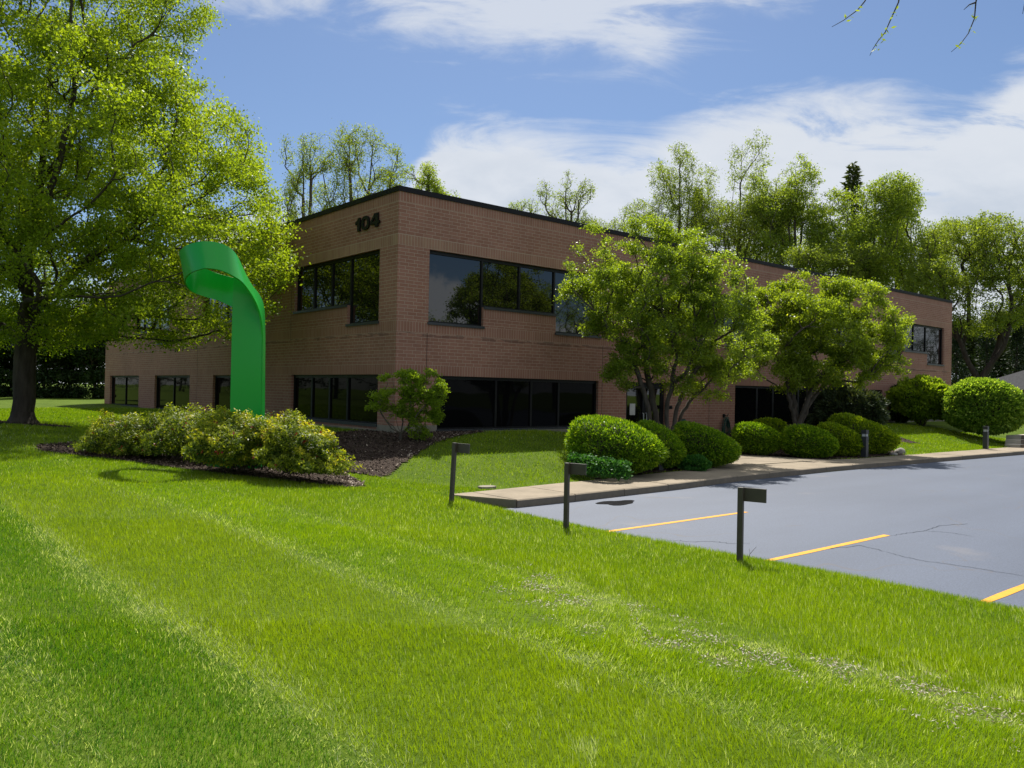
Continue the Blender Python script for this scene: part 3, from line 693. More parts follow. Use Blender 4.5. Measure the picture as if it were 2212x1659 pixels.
# ------------------------------------------------------------------ trees
def lerp(a, b, t): return a+(b-a)*t
def skeleton(seed_lines, pts, bf=.35, wig=.12):
    """seed_lines: list of (points, parent_index or -1); every crown point is joined where the path from the root stays short"""
    pos = []; par = []; cost = []
    for line, pidx in seed_lines:
        prev = pidx
        for p in line:
            pos.append(np.array(p, float)); par.append(prev)
            cost.append(0 if prev < 0 else cost[prev]+np.linalg.norm(pos[-1]-pos[prev]))
            prev = len(pos)-1
    ns = len(pos); n = len(pts)
    P = np.vstack([np.array(pos), pts]); par = np.array(par+[-1]*n); cost = np.array(cost+[0.0]*n)
    nbest = np.zeros(n, int); cbest = np.full(n, 1e9)
    for j in range(1, ns):
        c = np.linalg.norm(pts-P[j], axis=1)+bf*cost[j]
        k = c < cbest; cbest[k] = c[k]; nbest[k] = j
    alive = np.ones(n, bool)
    for _ in range(n):
        i = int(np.argmin(np.where(alive, cbest, 1e9))); alive[i] = False
        j = ns+i; par[j] = nbest[i]; cost[j] = cost[par[j]]+np.linalg.norm(P[j]-P[par[j]])
        c = np.linalg.norm(pts-P[j], axis=1)+bf*cost[j]
        k = alive & (c < cbest); cbest[k] = c[k]; nbest[k] = j
    # order by path cost, count descendants
    order = np.argsort(-cost); wgt = np.ones(len(P))
    for j in order:
        if par[j] >= 0: wgt[par[j]] += wgt[j]
    # relax: crown nodes move toward the middle of parent and child
    for _ in range(2):
        Q = P.copy(); s = np.zeros_like(P); c = np.zeros(len(P))
        for j in range(len(P)):
            if par[j] >= 0: s[par[j]] += P[j]*wgt[j]; c[par[j]] += wgt[j]
        for j in range(ns, len(P)):
            if c[j] > 0: Q[j] = P[j]*.55+(P[par[j]]+s[j]/c[j])*.225
        P = Q
    return P, par, wgt, ns, cost
def branches(P, par, wgt, r0, e=2.3, rmin=.006, kbig=9, wig=.1, maxr=None):
    R = np.maximum(r0*(wgt/wgt.max())**(1/e), rmin)
    kids = np.where(par >= 0)[0]
    Vs = []; Fs = []; nv = 0
    for thick in (0, 1, 2):
        rr = R[kids]
        sel = kids[(rr > r0*.18) if thick == 0 else ((rr <= r0*.18) & (rr > r0*.05)) if thick == 1 else (rr <= r0*.05)]
        if len(sel) == 0: continue
        k = (kbig, 5, 3)[thick]; seg = (4, 3, 2)[thick]
        A = P[par[sel]]; B = P[sel]; g_ = par[par[sel]]
        T0 = np.where((g_ >= 0)[:, None], A-P[np.maximum(g_, 0)], B-A); T0 /= np.linalg.norm(T0, axis=1)[:, None]+1e-9
        Ln = np.linalg.norm(B-A, axis=1)[:, None]; T1 = (B-A)/(Ln+1e-9)
        ra = np.minimum(R[par[sel]], R[sel]*1.45); rb = R[sel]
        C = A+T0*Ln*.35; C2 = B-T1*Ln*.3      # bezier, so limbs bend instead of kink
        U = np.cross(T1, np.array([.31, .17, .93])); U /= np.linalg.norm(U, axis=1)[:, None]+1e-9
        rows = []
        for s in range(seg+1):
            t = s/seg
            Pt = A*(1-t)**3+3*C*t*(1-t)**2+3*C2*t*t*(1-t)+B*t**3
            if 0 < s < seg: Pt = Pt+RNG.normal(size=Pt.shape)*wig*.25*np.minimum(Ln, .8)
            d_ = (3*(C-A)*(1-t)**2+6*(C2-C)*t*(1-t)+3*(B-C2)*t*t); d_ /= np.linalg.norm(d_, axis=1)[:, None]+1e-9
            u = U-d_*np.sum(U*d_, 1)[:, None]; u /= np.linalg.norm(u, axis=1)[:, None]+1e-9; w = np.cross(d_, u)
            r_ = lerp(ra, rb, t)[:, None]
            a = np.arange(k)*2*math.pi/k
            rows.append(Pt[:, None, :]+(u[:, None, :]*np.cos(a)[None, :, None]+w[:, None, :]*np.sin(a)[None, :, None])*r_[:, None, :])
        V = np.stack(rows, 1)   # n, seg+1, k, 3
        n = len(sel); idx = np.arange(n*(seg+1)*k).reshape(n, seg+1, k)+nv
        f = np.stack([idx[:, :-1, :], np.roll(idx, -1, 2)[:, :-1, :], np.roll(idx, -1, 2)[:, 1:, :], idx[:, 1:, :]], -1).reshape(-1, 4)
        Vs.append(V.reshape(-1, 3)); Fs.append(f); nv += n*(seg+1)*k
    return np.concatenate(Vs), [np.concatenate(Fs)]
def crown_points(ells, n, Z0, clump=.9, thr=-.12, shell=.35, seed=0):
    """ells: (px, py, rx, ry, depth offset m, depth radius m) in plate units at distance Z0"""
    out = []; vol = np.array([e[2]*e[3]*e[5] for e in ells], float); vol /= vol.sum()
    s = Z0/F
    for e, v in zip(ells, vol):
        m_ = max(34, int(n*v*1.25)); c = atz(e[0], e[1], Z0)+np.array([math.cos(AZ), math.sin(AZ), 0])*e[4]
        q = RNG.normal(size=(m_*3, 3)); q /= np.linalg.norm(q, axis=1)[:, None]
        q *= (RNG.uniform(shell**3, 1, (m_*3, 1)))**(1/3)
        p = c+q[:, :1]*e[2]*s*RT0+q[:, 1:2]*e[5]*np.array([math.cos(AZ), math.sin(AZ), 0])+q[:, 2:]*e[3]*s*np.array([0, 0, 1.0])
        kp = [noise.noise(Vector(x)*clump+Vector((seed, 0, 0))) > thr for x in p]
        out.append(p[np.array(kp, bool)][:m_])
    return np.concatenate(out)
def foliage(P, par, wgt, ns, per, spread, size, aspect=.5, maxw=3, up=.3, droop=.15, along=True, tip_light=True):
    idx = np.where((wgt <= maxw) & (np.arange(len(P)) >= ns))[0]
    i = np.repeat(idx, per)
    t = RNG.uniform(.1 if along else .7, 1.1, len(i))[:, None]
    base_ = P[par[i]]*(1-t)+P[i]*t
    pos = base_+RNG.normal(size=(len(i), 3))*spread*np.array([1, 1, .62])
    clump_t = RNG.normal(size=len(P))*.13
    tint = np.clip(RNG.beta(2.2, 2.8, len(i))*.75+clump_t[i]+.08, 0, 1)
    return leaves(pos, size, aspect, up, droop, tint=tint)
def make_tree(name, label, cat, group, bpos, seeds, ells, Z0, n, r0, leaf, per, spread, size, bark='bark', bf=.35, maxw=3, up=.3, droop=.15, clump=.9, thr=-.12, kbig=9, e=2.3, shell=.35, seed=0, aspect=.5, extra=None, rmin=.006, wig=.1):
    root = empty(name, tuple(bpos), label, cat, group)
    pts = crown_points(ells, n, Z0, clump, thr, shell, seed)
    P, par, wgt, ns, cost = skeleton(seeds, pts, bf)
    V, Fs = branches(P, par, wgt, r0, e=e, kbig=kbig, rmin=rmin, wig=wig)
    if extra is not None:
        V2, F2 = extra; Fs = Fs+[F2+len(V)]; V = np.vstack([V, V2])
    tr = mesh_np('trunk', V, Fs, MAT[bark], root, smooth=True)
    V, Fq, T = foliage(P, par, wgt, ns, per, spread, size, aspect, maxw, up, droop)
    cr = mesh_np('crown', V, [Fq], MAT[leaf], root, tint=[T])
    return root
def PL(Z0, *pts):         # polyline of surveyed points (px, py, depth offset)
    r = []
    for p in pts:
        q = atz(p[0], p[1], Z0)+np.array([math.cos(AZ), math.sin(AZ), 0])*(p[2] if len(p) > 2 else 0)
        r.append(q)
    return r
def flare(c, r, h=.5, k=16, lobes=5):
    V = []; Fq = []
    for i in range(5):
        t = i/4; rr = r*(1+.75*(1-t)**2.2)
        for j in range(k):
            a = 2*math.pi*j/k; q = rr*(1+.13*(1-t)*math.sin(lobes*a+1))
            V.append((c[0]+q*math.cos(a), c[1]+q*math.sin(a), c[2]-.12+t*h))
    for i in range(4):
        for j in range(k): Fq.append((i*k+j, i*k+(j+1)%k, (i+1)*k+(j+1)%k, (i+1)*k+j))
    return np.array(V), np.array(Fq)

# the big lime-green maple at the left
ZT_ = 26.0
zb = float(H(4.85, 29.6))
b0 = base(50, ZT_, zb); top = PL(ZT_, (52, 820), (56, 760), (60, 700), (62, 655))
seeds = [([b0, *top], -1)]
# main limbs out of the fork (index of nodes: 0..4)
seeds += [(PL(ZT_, (30,610,.4),(5,540,.9),(-10,450,1.6),(-15,340,2.2)), 4),
          (PL(ZT_, (55,590,0),(62,500,.2),(78,400,.2),(88,290,.2),(95,170,.3),(85,60,.3)), 4),
          (PL(ZT_, (85,620,-.6),(110,540,-1.2),(165,460,-1.7),(205,380,-2),(235,280,-2.2),(270,160,-2.4)), 4),
          (PL(ZT_, (75,640,.5),(130,560,1.2),(190,470,2),(225,380,2.6),(290,270,3.2),(350,160,3.5)), 4),
          (PL(ZT_, (110,640,0),(180,580,-.2),(250,540,-.3),(340,490,-.2),(430,430,0),(510,370,0)), 3),
          (PL(ZT_, (95,668,-1),(160,664,-2),(240,660,-2.8),(330,668,-3.2),(430,640,-3.4),(540,590,-3)), 3),
          (PL(ZT_, (95,700,1),(170,692,2),(250,700,2.5),(330,705,2.8)), 2),
          (PL(ZT_, (20,720,.2),(-40,690,.5),(-120,670,.6),(-200,600,.6)), 2),
          (PL(ZT_, (20,560,-1.5),(-40,470,-2.6),(-90,380,-3.2)), 4),
          (PL(ZT_, (40,480,-1),(30,380,-1.2),(20,260,-1.4),(40,120,-1.4)), 4)]
ells = [(100,160,320,280,0,6.5),(250,370,320,250,0,7.5),(455,520,180,150,0,5.5),(130,600,260,150,0,6.5),(-150,400,260,340,0,6),(570,560,80,120,-1,3),(300,690,230,60,0,4.5),(40,700,160,60,0,4.5),(545,660,75,60,-2,2),(190,-60,260,160,0,5.5)]
make_tree('maple_tree', 'huge lime green maple with a thick dark trunk filling the left edge', 'tree', None, b0, seeds, ells, ZT_, 4600, .32, 'lime', 108, .20, .10, clump=.8, thr=.0, bf=.28, droop=.35, kbig=14, e=2.15, extra=flare(b0, .335), maxw=3, aspect=.55)

# crabapples in front of the right facade
ZA = 25.2; ba = base(1428, ZA, -.40)
seeds = [([ba, ba+np.array([0, 0, .25])], -1)]
seeds += [(PL(ZA, (1412,940,-.1),(1400,890,-.2),(1385,840,-.3),(1365,790,-.4),(1352,740,-.5),(1335,700,-.5)), 1),
          (PL(ZA, (1425,940,.1),(1415,880,.2),(1406,830,.3),(1400,770,.4),(1395,700,.5)), 1),
          (PL(ZA, (1436,945,-.1),(1438,880,-.2),(1448,830,-.3),(1455,760,-.4),(1450,690,-.4)), 1),
          (PL(ZA, (1445,945,0),(1460,890,0),(1475,850,0),(1510,790,.1),(1545,740,.2)), 1),
          (PL(ZA, (1452,950,.2),(1475,900,.3),(1500,862,.4),(1550,820,.6),(1600,790,.7)), 1)]
ells = [(1405,650,150,120,0,2.0),(1545,700,95,120,0,1.6),(1450,545,120,55,0,1.5),(1275,525,48,42,.2,.7),(1290,605,75,45,-.2,1.1),(1215,582,38,16,-.3,.4),(1300,808,42,14,-.3,.4),(1600,775,70,65,0,1.1),(1430,775,110,55,0,1.4),(1555,590,60,60,0,1.0),(1330,690,85,60,-.3,1.2),(1600,650,50,60,.2,.8),(1520,835,85,32,-.2,1.0),(1370,800,60,45,-.5,.8),(1635,735,35,50,0,.7),(1240,640,45,30,-.2,.6),(1405,500,60,35,.1,.9)]
make_tree('crabapple_tree', 'multi-stemmed crabapple in front of the entrance, crown over the wall corner of the upper windows', 'tree', 'crabapple trees', ba, seeds, ells, ZA, 2600, .15, 'crab', 62, .10, .07, bark='bark2', clump=1.35, thr=.07, bf=.3, droop=.1, aspect=.62)
ZB = 30.6; bb_ = base(1722, ZB, -.42)
seeds = [([bb_, bb_+np.array([0, 0, .3])], -1)]
seeds += [(PL(ZB, (1712,900,-.1),(1700,860,-.2),(1690,815,-.4),(1665,770,-.5),(1645,720,-.5)), 1),
          (PL(ZB, (1722,900,.2),(1718,850,.3),(1712,790,.4),(1722,720,.4)), 1),
          (PL(ZB, (1730,900,0),(1745,860,0),(1765,820,-.1),(1800,780,-.2),(1845,750,-.3)), 1),
          (PL(ZB, (1738,905,.2),(1765,860,.4),(1795,830,.5),(1850,790,.6),(1905,765,.7)), 1)]
ells = [(1770,705,125,95,0,2.0),(1680,665,75,65,0,1.6),(1885,715,75,75,0,1.5),(1655,770,60,50,0,1.1),(1925,735,42,45,0,.9),(1790,790,110,50,0,1.5),(1745,630,100,40,0,1.3),(1860,640,60,40,.3,1.0),(1835,815,45,30,0,.7),(1690,815,70,30,-.4,1.0),(1900,790,60,30,0,.9),(1960,690,25,35,0,.6),(1640,700,35,40,0,.8)]
make_tree('crabapple_tree', 'yellow-green multi-stemmed crabapple further along the facade, right of the entrance', 'tree', 'crabapple trees', bb_, seeds, ells, ZB, 2400, .16, 'crab2', 62, .115, .08, bark='bark2', clump=1.15, thr=.07, bf=.3, droop=.1, aspect=.62)

# twiggy shrub at the building corner
ZC = 20.9; bc = base(868, ZC, float(H(*base(868, ZC, 0)[:2])))
seeds = [([bc, bc+np.array([0, 0, .12])], -1)]
for q in ((825,890,840,830,-.2),(850,880,845,810,.2),(868,880,880,820,0),(890,880,915,830,.1),(900,900,935,860,-.2),(835,910,808,870,.1)):
    seeds.append((PL(ZC, ((868+q[0])/2, 925, q[4]/2), (q[0], q[1], q[4]), (q[2], q[3], q[4])), 1))
ells = [(900,816,52,20,0,.6),(945,855,24,36,0,.5),(880,870,45,35,0,.5),(905,930,30,18,0,.4),(930,840,32,22,-.2,.4),(915,905,38,22,.1,.5),(872,848,42,14,-.4,.3),(820,858,26,20,0,.4),(815,880,22,12,0,.35),(836,820,16,12,0,.3),(940,895,18,20,0,.3)]
make_tree('twiggy_shrub', 'open twiggy shrub with bright leaf clumps at the building corner', 'shrub', None, bc, seeds, ells, ZC, 700, .045, 'fresh', 34, .045, .06, bark='bark2', clump=2.6, thr=.05, bf=.25, droop=.3, e=1.9, shell=.1, rmin=.005)
for o in COL.objects:
    if o.name.startswith('twiggy_shrub'): pass

# background trees rising over the roof and beyond
def bgtree(label, cat, group, px, top, bot, w, Z, n, leaf, per=14, size=.16, spread=.3, r0=None, lean=0, thr=-.15, ells=None, name='background_tree', zground=.3, stems=None, bark='bark2', clump=.35, bf=.4, maxw=5, e=2.0, seed=0, fork=.45):
    b_ = base(px-lean, Z, zground); s = Z/F; per = int(per*.72) if leaf == 'fresh' else per; leaf = 'freshbg' if leaf == 'fresh' else leaf
    ztop = 1.6+(844+.0196*(px-1106)-top)*s; ybase = 844+.0196*(px-1106)+(1.6-zground)/s
    if ells is None:
        hh_ = (bot-top)
        w = w*1.22; rg = random.Random(seed*7+1); ells = [(px, top+hh_*.62, w*.6, hh_*.36, 0, w*s*.6), (px+w*.05, top+hh_*.14, w*.26, hh_*.14, 0, w*s*.25)]
        for k in range(13):
            v = rg.uniform(.12, .9); ww = w*math.sin(math.pi*min(.95, v*.62+.16))**.8; q = rg.uniform(.22, .36)
            ells.append((px+rg.uniform(-1, 1)*ww*.85, top+hh_*v, w*q, hh_*q*.62, rg.uniform(-1, 1)*w*s*.5, w*s*q))
    yf = ybase-(ybase-top)*fork
    seeds = [([b_]+PL(Z, (px-lean*.5, (ybase+yf)/2), (px, yf)), -1)]
    if stems is None: stems = [(-.5, .3), (.0, .62), (.45, .35), (.2, .5)]
    for (dx, up_) in stems:
        seeds.append((PL(Z, (px+dx*w*.35, yf-(yf-top)*up_*.4, dx), (px+dx*w*.75, yf-(yf-top)*up_*.9, dx*2), (px+dx*w, yf-(yf-top)*min(up_*1.35, .9), dx*2)), 2))
    return make_tree(name, label, cat, group, b_, seeds, ells, Z, int(n*2.1), r0 or .010*(ztop-zground)+.03, leaf, int(per*1.35), spread*.62, size*.78, bark=bark, clump=clump, thr=thr, bf=bf, maxw=maxw, e=e, seed=seed, shell=.2, rmin=.010, kbig=7)
GT = 'trees behind the office building'
bgtree('sparse tall tree with thin leaves just right of the maple, behind the left roofline', 'tree', GT, 655, 285, 520, 60, 66, 380, 'olive', 9, .20, .32, thr=-.2, seed=3)
bgtree('tall sparse tree with several upright limbs behind the left roofline', 'tree', GT, 765, 262, 500, 85, 70, 620, 'olive', 9, .20, .32, thr=-.2, stems=[(-.6,.5),(-.1,.7),(.35,.6),(.7,.45)], seed=5)
bgtree('short leafy treetop peeking over the roof at the building corner', 'tree', GT, 925, 352, 470, 58, 70, 300, 'fresh', 12, .22, .3, seed=8)
bgtree('small bare topped tree over the middle of the long roof', 'tree', GT, 1222, 368, 520, 55, 75, 300, 'olive', 7, .2, .3, thr=-.25, seed=11)
bgtree('low sparse tree barely above the roof, left of the tall pair', 'tree', GT, 1330, 440, 560, 80, 78, 380, 'olive', 8, .2, .3, seed=14)
bgtree('tiny treetop above the coping left of the small bare tree', 'tree', GT, 1125, 430, 520, 40, 80, 140, 'fresh', 8, .2, .3, seed=15)
bgtree('tall open crowned tree, left one of the pair above the entrance', 'tree', GT, 1468, 316, 600, 98, 72, 1000, 'olive', 11, .2, .34, thr=-.18, seed=17)
bgtree('tall open crowned tree with a forked trunk, right one of the pair above the entrance', 'tree', GT, 1592, 304, 600, 96, 70, 1000, 'olive', 11, .2, .34, thr=-.18, stems=[(-.5,.45),(.1,.7),(.5,.55)], seed=21)
bgtree('fresh green tree with spiky top between the open pair and the dark spruce', 'tree', GT, 1718, 330, 610, 92, 68, 1100, 'fresh', 16, .22, .32, seed=24)
bgtree('dense bright green tree in front of the dark spruce above the far roof', 'tree', GT, 1872, 392, 640, 100, 64, 1400, 'fresh', 20, .22, .32, seed=27, thr=-.3)
bgtree('bushy green tree crowding the roof between the dense tree and the far corner', 'tree', GT, 1968, 398, 640, 68, 66, 900, 'fresh', 16, .22, .32, seed=30)
bgtree('pale tree low behind the far end of the roof', 'tree', GT, 1800, 520, 640, 80, 62, 500, 'olive', 12, .2, .32, seed=31)
bgtree('airy tree filling the gap right of the open pair, over the roof', 'tree', GT, 1655, 400, 600, 70, 76, 600, 'olive', 12, .2, .32, seed=33)
bgtree('soft green tree between the dense trees and the big locust', 'tree', GT, 2030, 470, 660, 60, 74, 600, 'fresh', 12, .2, .32, seed=35)
# big dark-limbed locust at the right end
ZR = 58; br_ = base(2120, ZR, .3)
seeds = [([br_]+PL(ZR, (2118,835),), -1)]
seeds += [(PL(ZR, (2095,790,0),(2075,740,0),(2050,690,0),(2040,620,0),(2010,560,0)), 1), (PL(ZR, (2100,770,1),(2108,700,1),(2110,640,1),(2095,570,1)), 1),
          (PL(ZR, (2140,790,0),(2160,730,0),(2185,690,0),(2235,640,0)), 1), (PL(ZR, (2150,750,-1),(2165,680,-1),(2160,610,-1),(2175,530,-1)), 1), (PL(ZR, (2090,800,-1),(2060,775,-1),(2030,760,-1)), 1)]
ells = [(2060,570,90,100,0,4),(2180,600,100,110,0,4.5),(2120,520,80,60,0,3.5),(2010,620,50,80,0,3),(2240,560,60,110,0,3),(2110,680,110,50,0,3.5)]
make_tree('locust_tree', 'large tree with dark forked trunk beyond the far end of the building', 'tree', None, br_, seeds, ells, ZR, 3600, .33, 'olive', 26, .18, .155, clump=.4, thr=-.18, bf=.3, e=2.0, rmin=.012, bark='bark')

# conifers
def conifer(label, px, top, ybase, w, Z, n=5200, mat='conifer', group=None, zg=.3):
    b_ = base(px, Z, zg); s = Z/F; h = 1.6+(844+.0196*(px-1106)-top)*s-zg; R = w*s
    root = empty('conifer_tree', tuple(b_), label, 'conifer', group)
    tb = MB(); tb.tube([b_+np.array([0,0,0]), b_+np.array([0,0,h*.5]), b_+np.array([0,0,h*.97])], [.03*h/2+.05, .015*h, .02], 7); tb.build('trunk', MAT['bark'], root, smooth=True)
    t = RNG.uniform(.08, 1, n)**.75; lay = np.floor(t*22)/22+RNG.uniform(-.03, .03, n); lay = np.clip(lay, .0, .995)
    a = RNG.uniform(0, 2*math.pi, n); lobes = .72+.28*np.sin(a*5+lay*40)
    r = R*(1-lay)**.75*lobes*RNG.uniform(.1, 1, n)**.55+.03
    z = b_[2]+h*(.1+.9*lay)-r*.22+RNG.normal(size=n)*.05*h/16
    z = np.minimum(z, b_[2]+h)
    pos = np.column_stack([b_[0]+r*np.cos(a), b_[1]+r*np.sin(a), z])
    dirs = np.column_stack([np.cos(a), np.sin(a), -.25*np.ones(n)])
    V, Fq, T = leaves(pos, .035*h**.75*(16/ max(h, 8))**.2+.12, .35, up=1.0, dirs=dirs)
    mesh_np('crown', V, [Fq], MAT[mat], root, tint=[T])
    return root
conifer('dark spruce with pointed tip above the dense green trees', 1835, 345, 640, 85, 72, 3600, mat='darkleaf2')
conifer('dark spruce hidden in the open crown of the left tall tree', 1500, 400, 640, 45, 82, 3200)
conifer('narrow spruce standing right of the pointed spruce', 1935, 400, 640, 60, 74, 2600, mat='darkleaf2')
for i, (px, tp, w, Z, lab) in enumerate([(2065, 700, 45, 78, 'dark conifer right beside the far building corner'), (2130, 680, 50, 82, 'dark conifer behind the forked trunk at the right'), (2195, 690, 45, 80, 'dark conifer at the right edge above the grey roof')]):
    conifer(lab, px, tp, 850, w, Z, 2600, group='conifers right of the building')
for (px, tp, w, Z, lab) in ((2085, 690, 62, 88, 'dull green understory tree just right of the far building corner'), (2150, 720, 60, 90, 'dull green understory tree between the two trunk forks'), (2215, 670, 66, 86, 'dull green understory tree at the right edge behind the grey roof')):
    bgtree(lab, 'tree', 'understory trees right of the building', px, tp, 860, w, Z, 520, 'darkleaf2', 22, .3, .4, thr=-.5, seed=int(px), name='understory_tree', clump=.5, fork=.25, ells=[(px, (tp+820)/2, w, (820-tp)/2, 0, 2.2), (px+12, 835, w, 22, 0, 1.6)])
# left background belt of dark trees
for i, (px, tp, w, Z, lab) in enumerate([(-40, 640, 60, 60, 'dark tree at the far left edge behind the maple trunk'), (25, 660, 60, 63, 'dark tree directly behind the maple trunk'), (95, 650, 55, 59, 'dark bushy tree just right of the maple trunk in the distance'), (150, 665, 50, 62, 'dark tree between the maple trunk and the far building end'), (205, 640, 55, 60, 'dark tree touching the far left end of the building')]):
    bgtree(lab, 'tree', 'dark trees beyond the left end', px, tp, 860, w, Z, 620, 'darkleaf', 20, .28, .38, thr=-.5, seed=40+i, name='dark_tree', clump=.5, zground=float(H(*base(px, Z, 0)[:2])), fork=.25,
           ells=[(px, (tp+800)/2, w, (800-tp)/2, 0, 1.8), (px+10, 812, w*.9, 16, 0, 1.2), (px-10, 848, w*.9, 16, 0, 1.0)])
# trees on the far side of the lot and lawn, seen mirrored in the glass
def mirror_tree(x, y, h, w, label, leaf, n=420, seed=0):
    root = empty('lot_tree', (x, y, -.3), label, 'tree', 'trees opposite the building')
    q = RNG.normal(size=(n*2, 3)); q /= np.linalg.norm(q, axis=1)[:, None]; q *= RNG.uniform(.05, 1, (n*2, 1))**(1/3)
    q = q*np.array([w, w, h*(.49 if leaf == 'darkleaf' else .36)])+np.array([x, y, h*(.5 if leaf == 'darkleaf' else .6)]); kp = np.array([noise.noise(Vector(p)*.4+Vector((seed, 0, 0))) > -.15 for p in q]); q = q[kp][:n]
    s0 = [([np.array([x, y, -.4]), np.array([x, y, h*.18]), np.array([x+.2, y, h*.33])], -1)]
    P, par, wgt, ns, c = skeleton(s0, q, .35)
    V, Fs = branches(P, par, wgt, .017*h+.05, rmin=.02); mesh_np('trunk', V, Fs, MAT['bark'], root, smooth=True)
    V, Fq, T = foliage(P, par, wgt, ns, 18, .35, .24, .55); mesh_np('crown', V, [Fq], MAT[leaf], root, tint=[T])
mirror_tree(45, -26, 9.5, 5, 'round tree across the parking lot, the nearest of the row', 'fresh', seed=1)
mirror_tree(63, -27, 14.5, 7, 'broad tall tree across the parking lot', 'fresh', n=600, seed=2)
mirror_tree(78, -27, 15, 7.5, 'second tall tree across the parking lot', 'olive', n=600, seed=3)
mirror_tree(93, -26, 15, 8, 'third tall tree across the parking lot', 'fresh', n=600, seed=6)
mirror_tree(110, -25, 16, 9, 'farthest tall tree across the parking lot', 'fresh', n=600, seed=7)
for k_, mx_ in enumerate((130, 148, 168)): mirror_tree(mx_, -25, 17, 10, ('near','middle','far')[k_]+' end tree of the row beyond the parking lot to the right', 'darkleaf', n=520, seed=30+k_)
mirror_tree(-16, 62, 15, 6.5, 'tree across the lawn facing the left facade', 'darkleaf', n=500, seed=4)
mirror_tree(-17, 80, 16, 7.5, 'larger tree across the lawn facing the left facade', 'darkleaf', n=500, seed=5)

for k_, (mx_, my_) in enumerate(((-20, 104), (-22, 126), (-24, 150), (-24, 176))): mirror_tree(mx_, my_, 14, 11, ('first','second','third','fourth')[k_]+' dark tree of the belt far across the left lawn', 'darkleaf', n=520, seed=20+k_)
# overhanging branch ends at the top right: a locust whose trunk stands out of the picture
ot = base(3300, 5.2, -.25); zt = 0
root = empty('overhanging_tree', tuple(ot), 'bare budding twigs hanging into the top right corner of the sky', 'tree')
ob = MB()
trk = [ot, ot+np.array([0,0,2.2]), ot+np.array([-.1,.1,4.4]), ot+np.array([-.3,.2,6.2])]; ob.tube(trk, [.19,.16,.13,.08], 12)
lim = [trk[2]] + PL(5.4, (2900,-560), (2420,-470), (2250,-330), (2080,-230), (1950,-150)); ob.tube(lim, [.08,.065,.05,.035,.022,.014], 8)
lim2 = [lim[3]] + PL(5.2, (2200,-200), (2130,-90)); ob.tube(lim2, [.03,.02,.012], 6)
twg = [PL(5.0, (1950,-150), (1905,-60), (1868,3), (1852,22), (1822,44), (1797,58)), PL(5.0, (1950,-150), (1952,-70), (1941,5), (1925,40), (1912,70), (1897,88), (1886,105), (1879,120)),
       PL(5.0, (2130,-90), (2118,-40), (2108,5), (2105,40), (2092,72), (2075,95), (2055,112)), PL(5.0, (2108,5), (2094,10), (2082,21)), PL(5.1, (2250,-200), (2222,-40), (2209,30))]
for q in twg: ob.tube([Vector(v) for v in q], [.006-.0045*i/(len(q)-1) for i in range(len(q))], 5)
ob.build('trunk', MAT['bark'], root, smooth=True)
lp = []
for q, js in zip(twg, ((3,4),(2,3,4,5,6),(3,4,5),(1,),(1,))):
    for j in js:
        for _ in range(5 if j > 1 else 3):
            lp.append(np.array(q[j])*RNG.uniform(.98, 1)+(np.array(q[j-1])-np.array(q[j]))*RNG.uniform(0, .7)*1.0+RNG.normal(size=3)*.008)
lp = np.array(lp); lp = lp[np.linalg.norm(lp-EYE, axis=1) > 3.5]
V, Fq, T = leaves(lp, .028, .4, droop=.3); mesh_np('crown', V, [Fq], MAT['olive'], root, tint=[T])

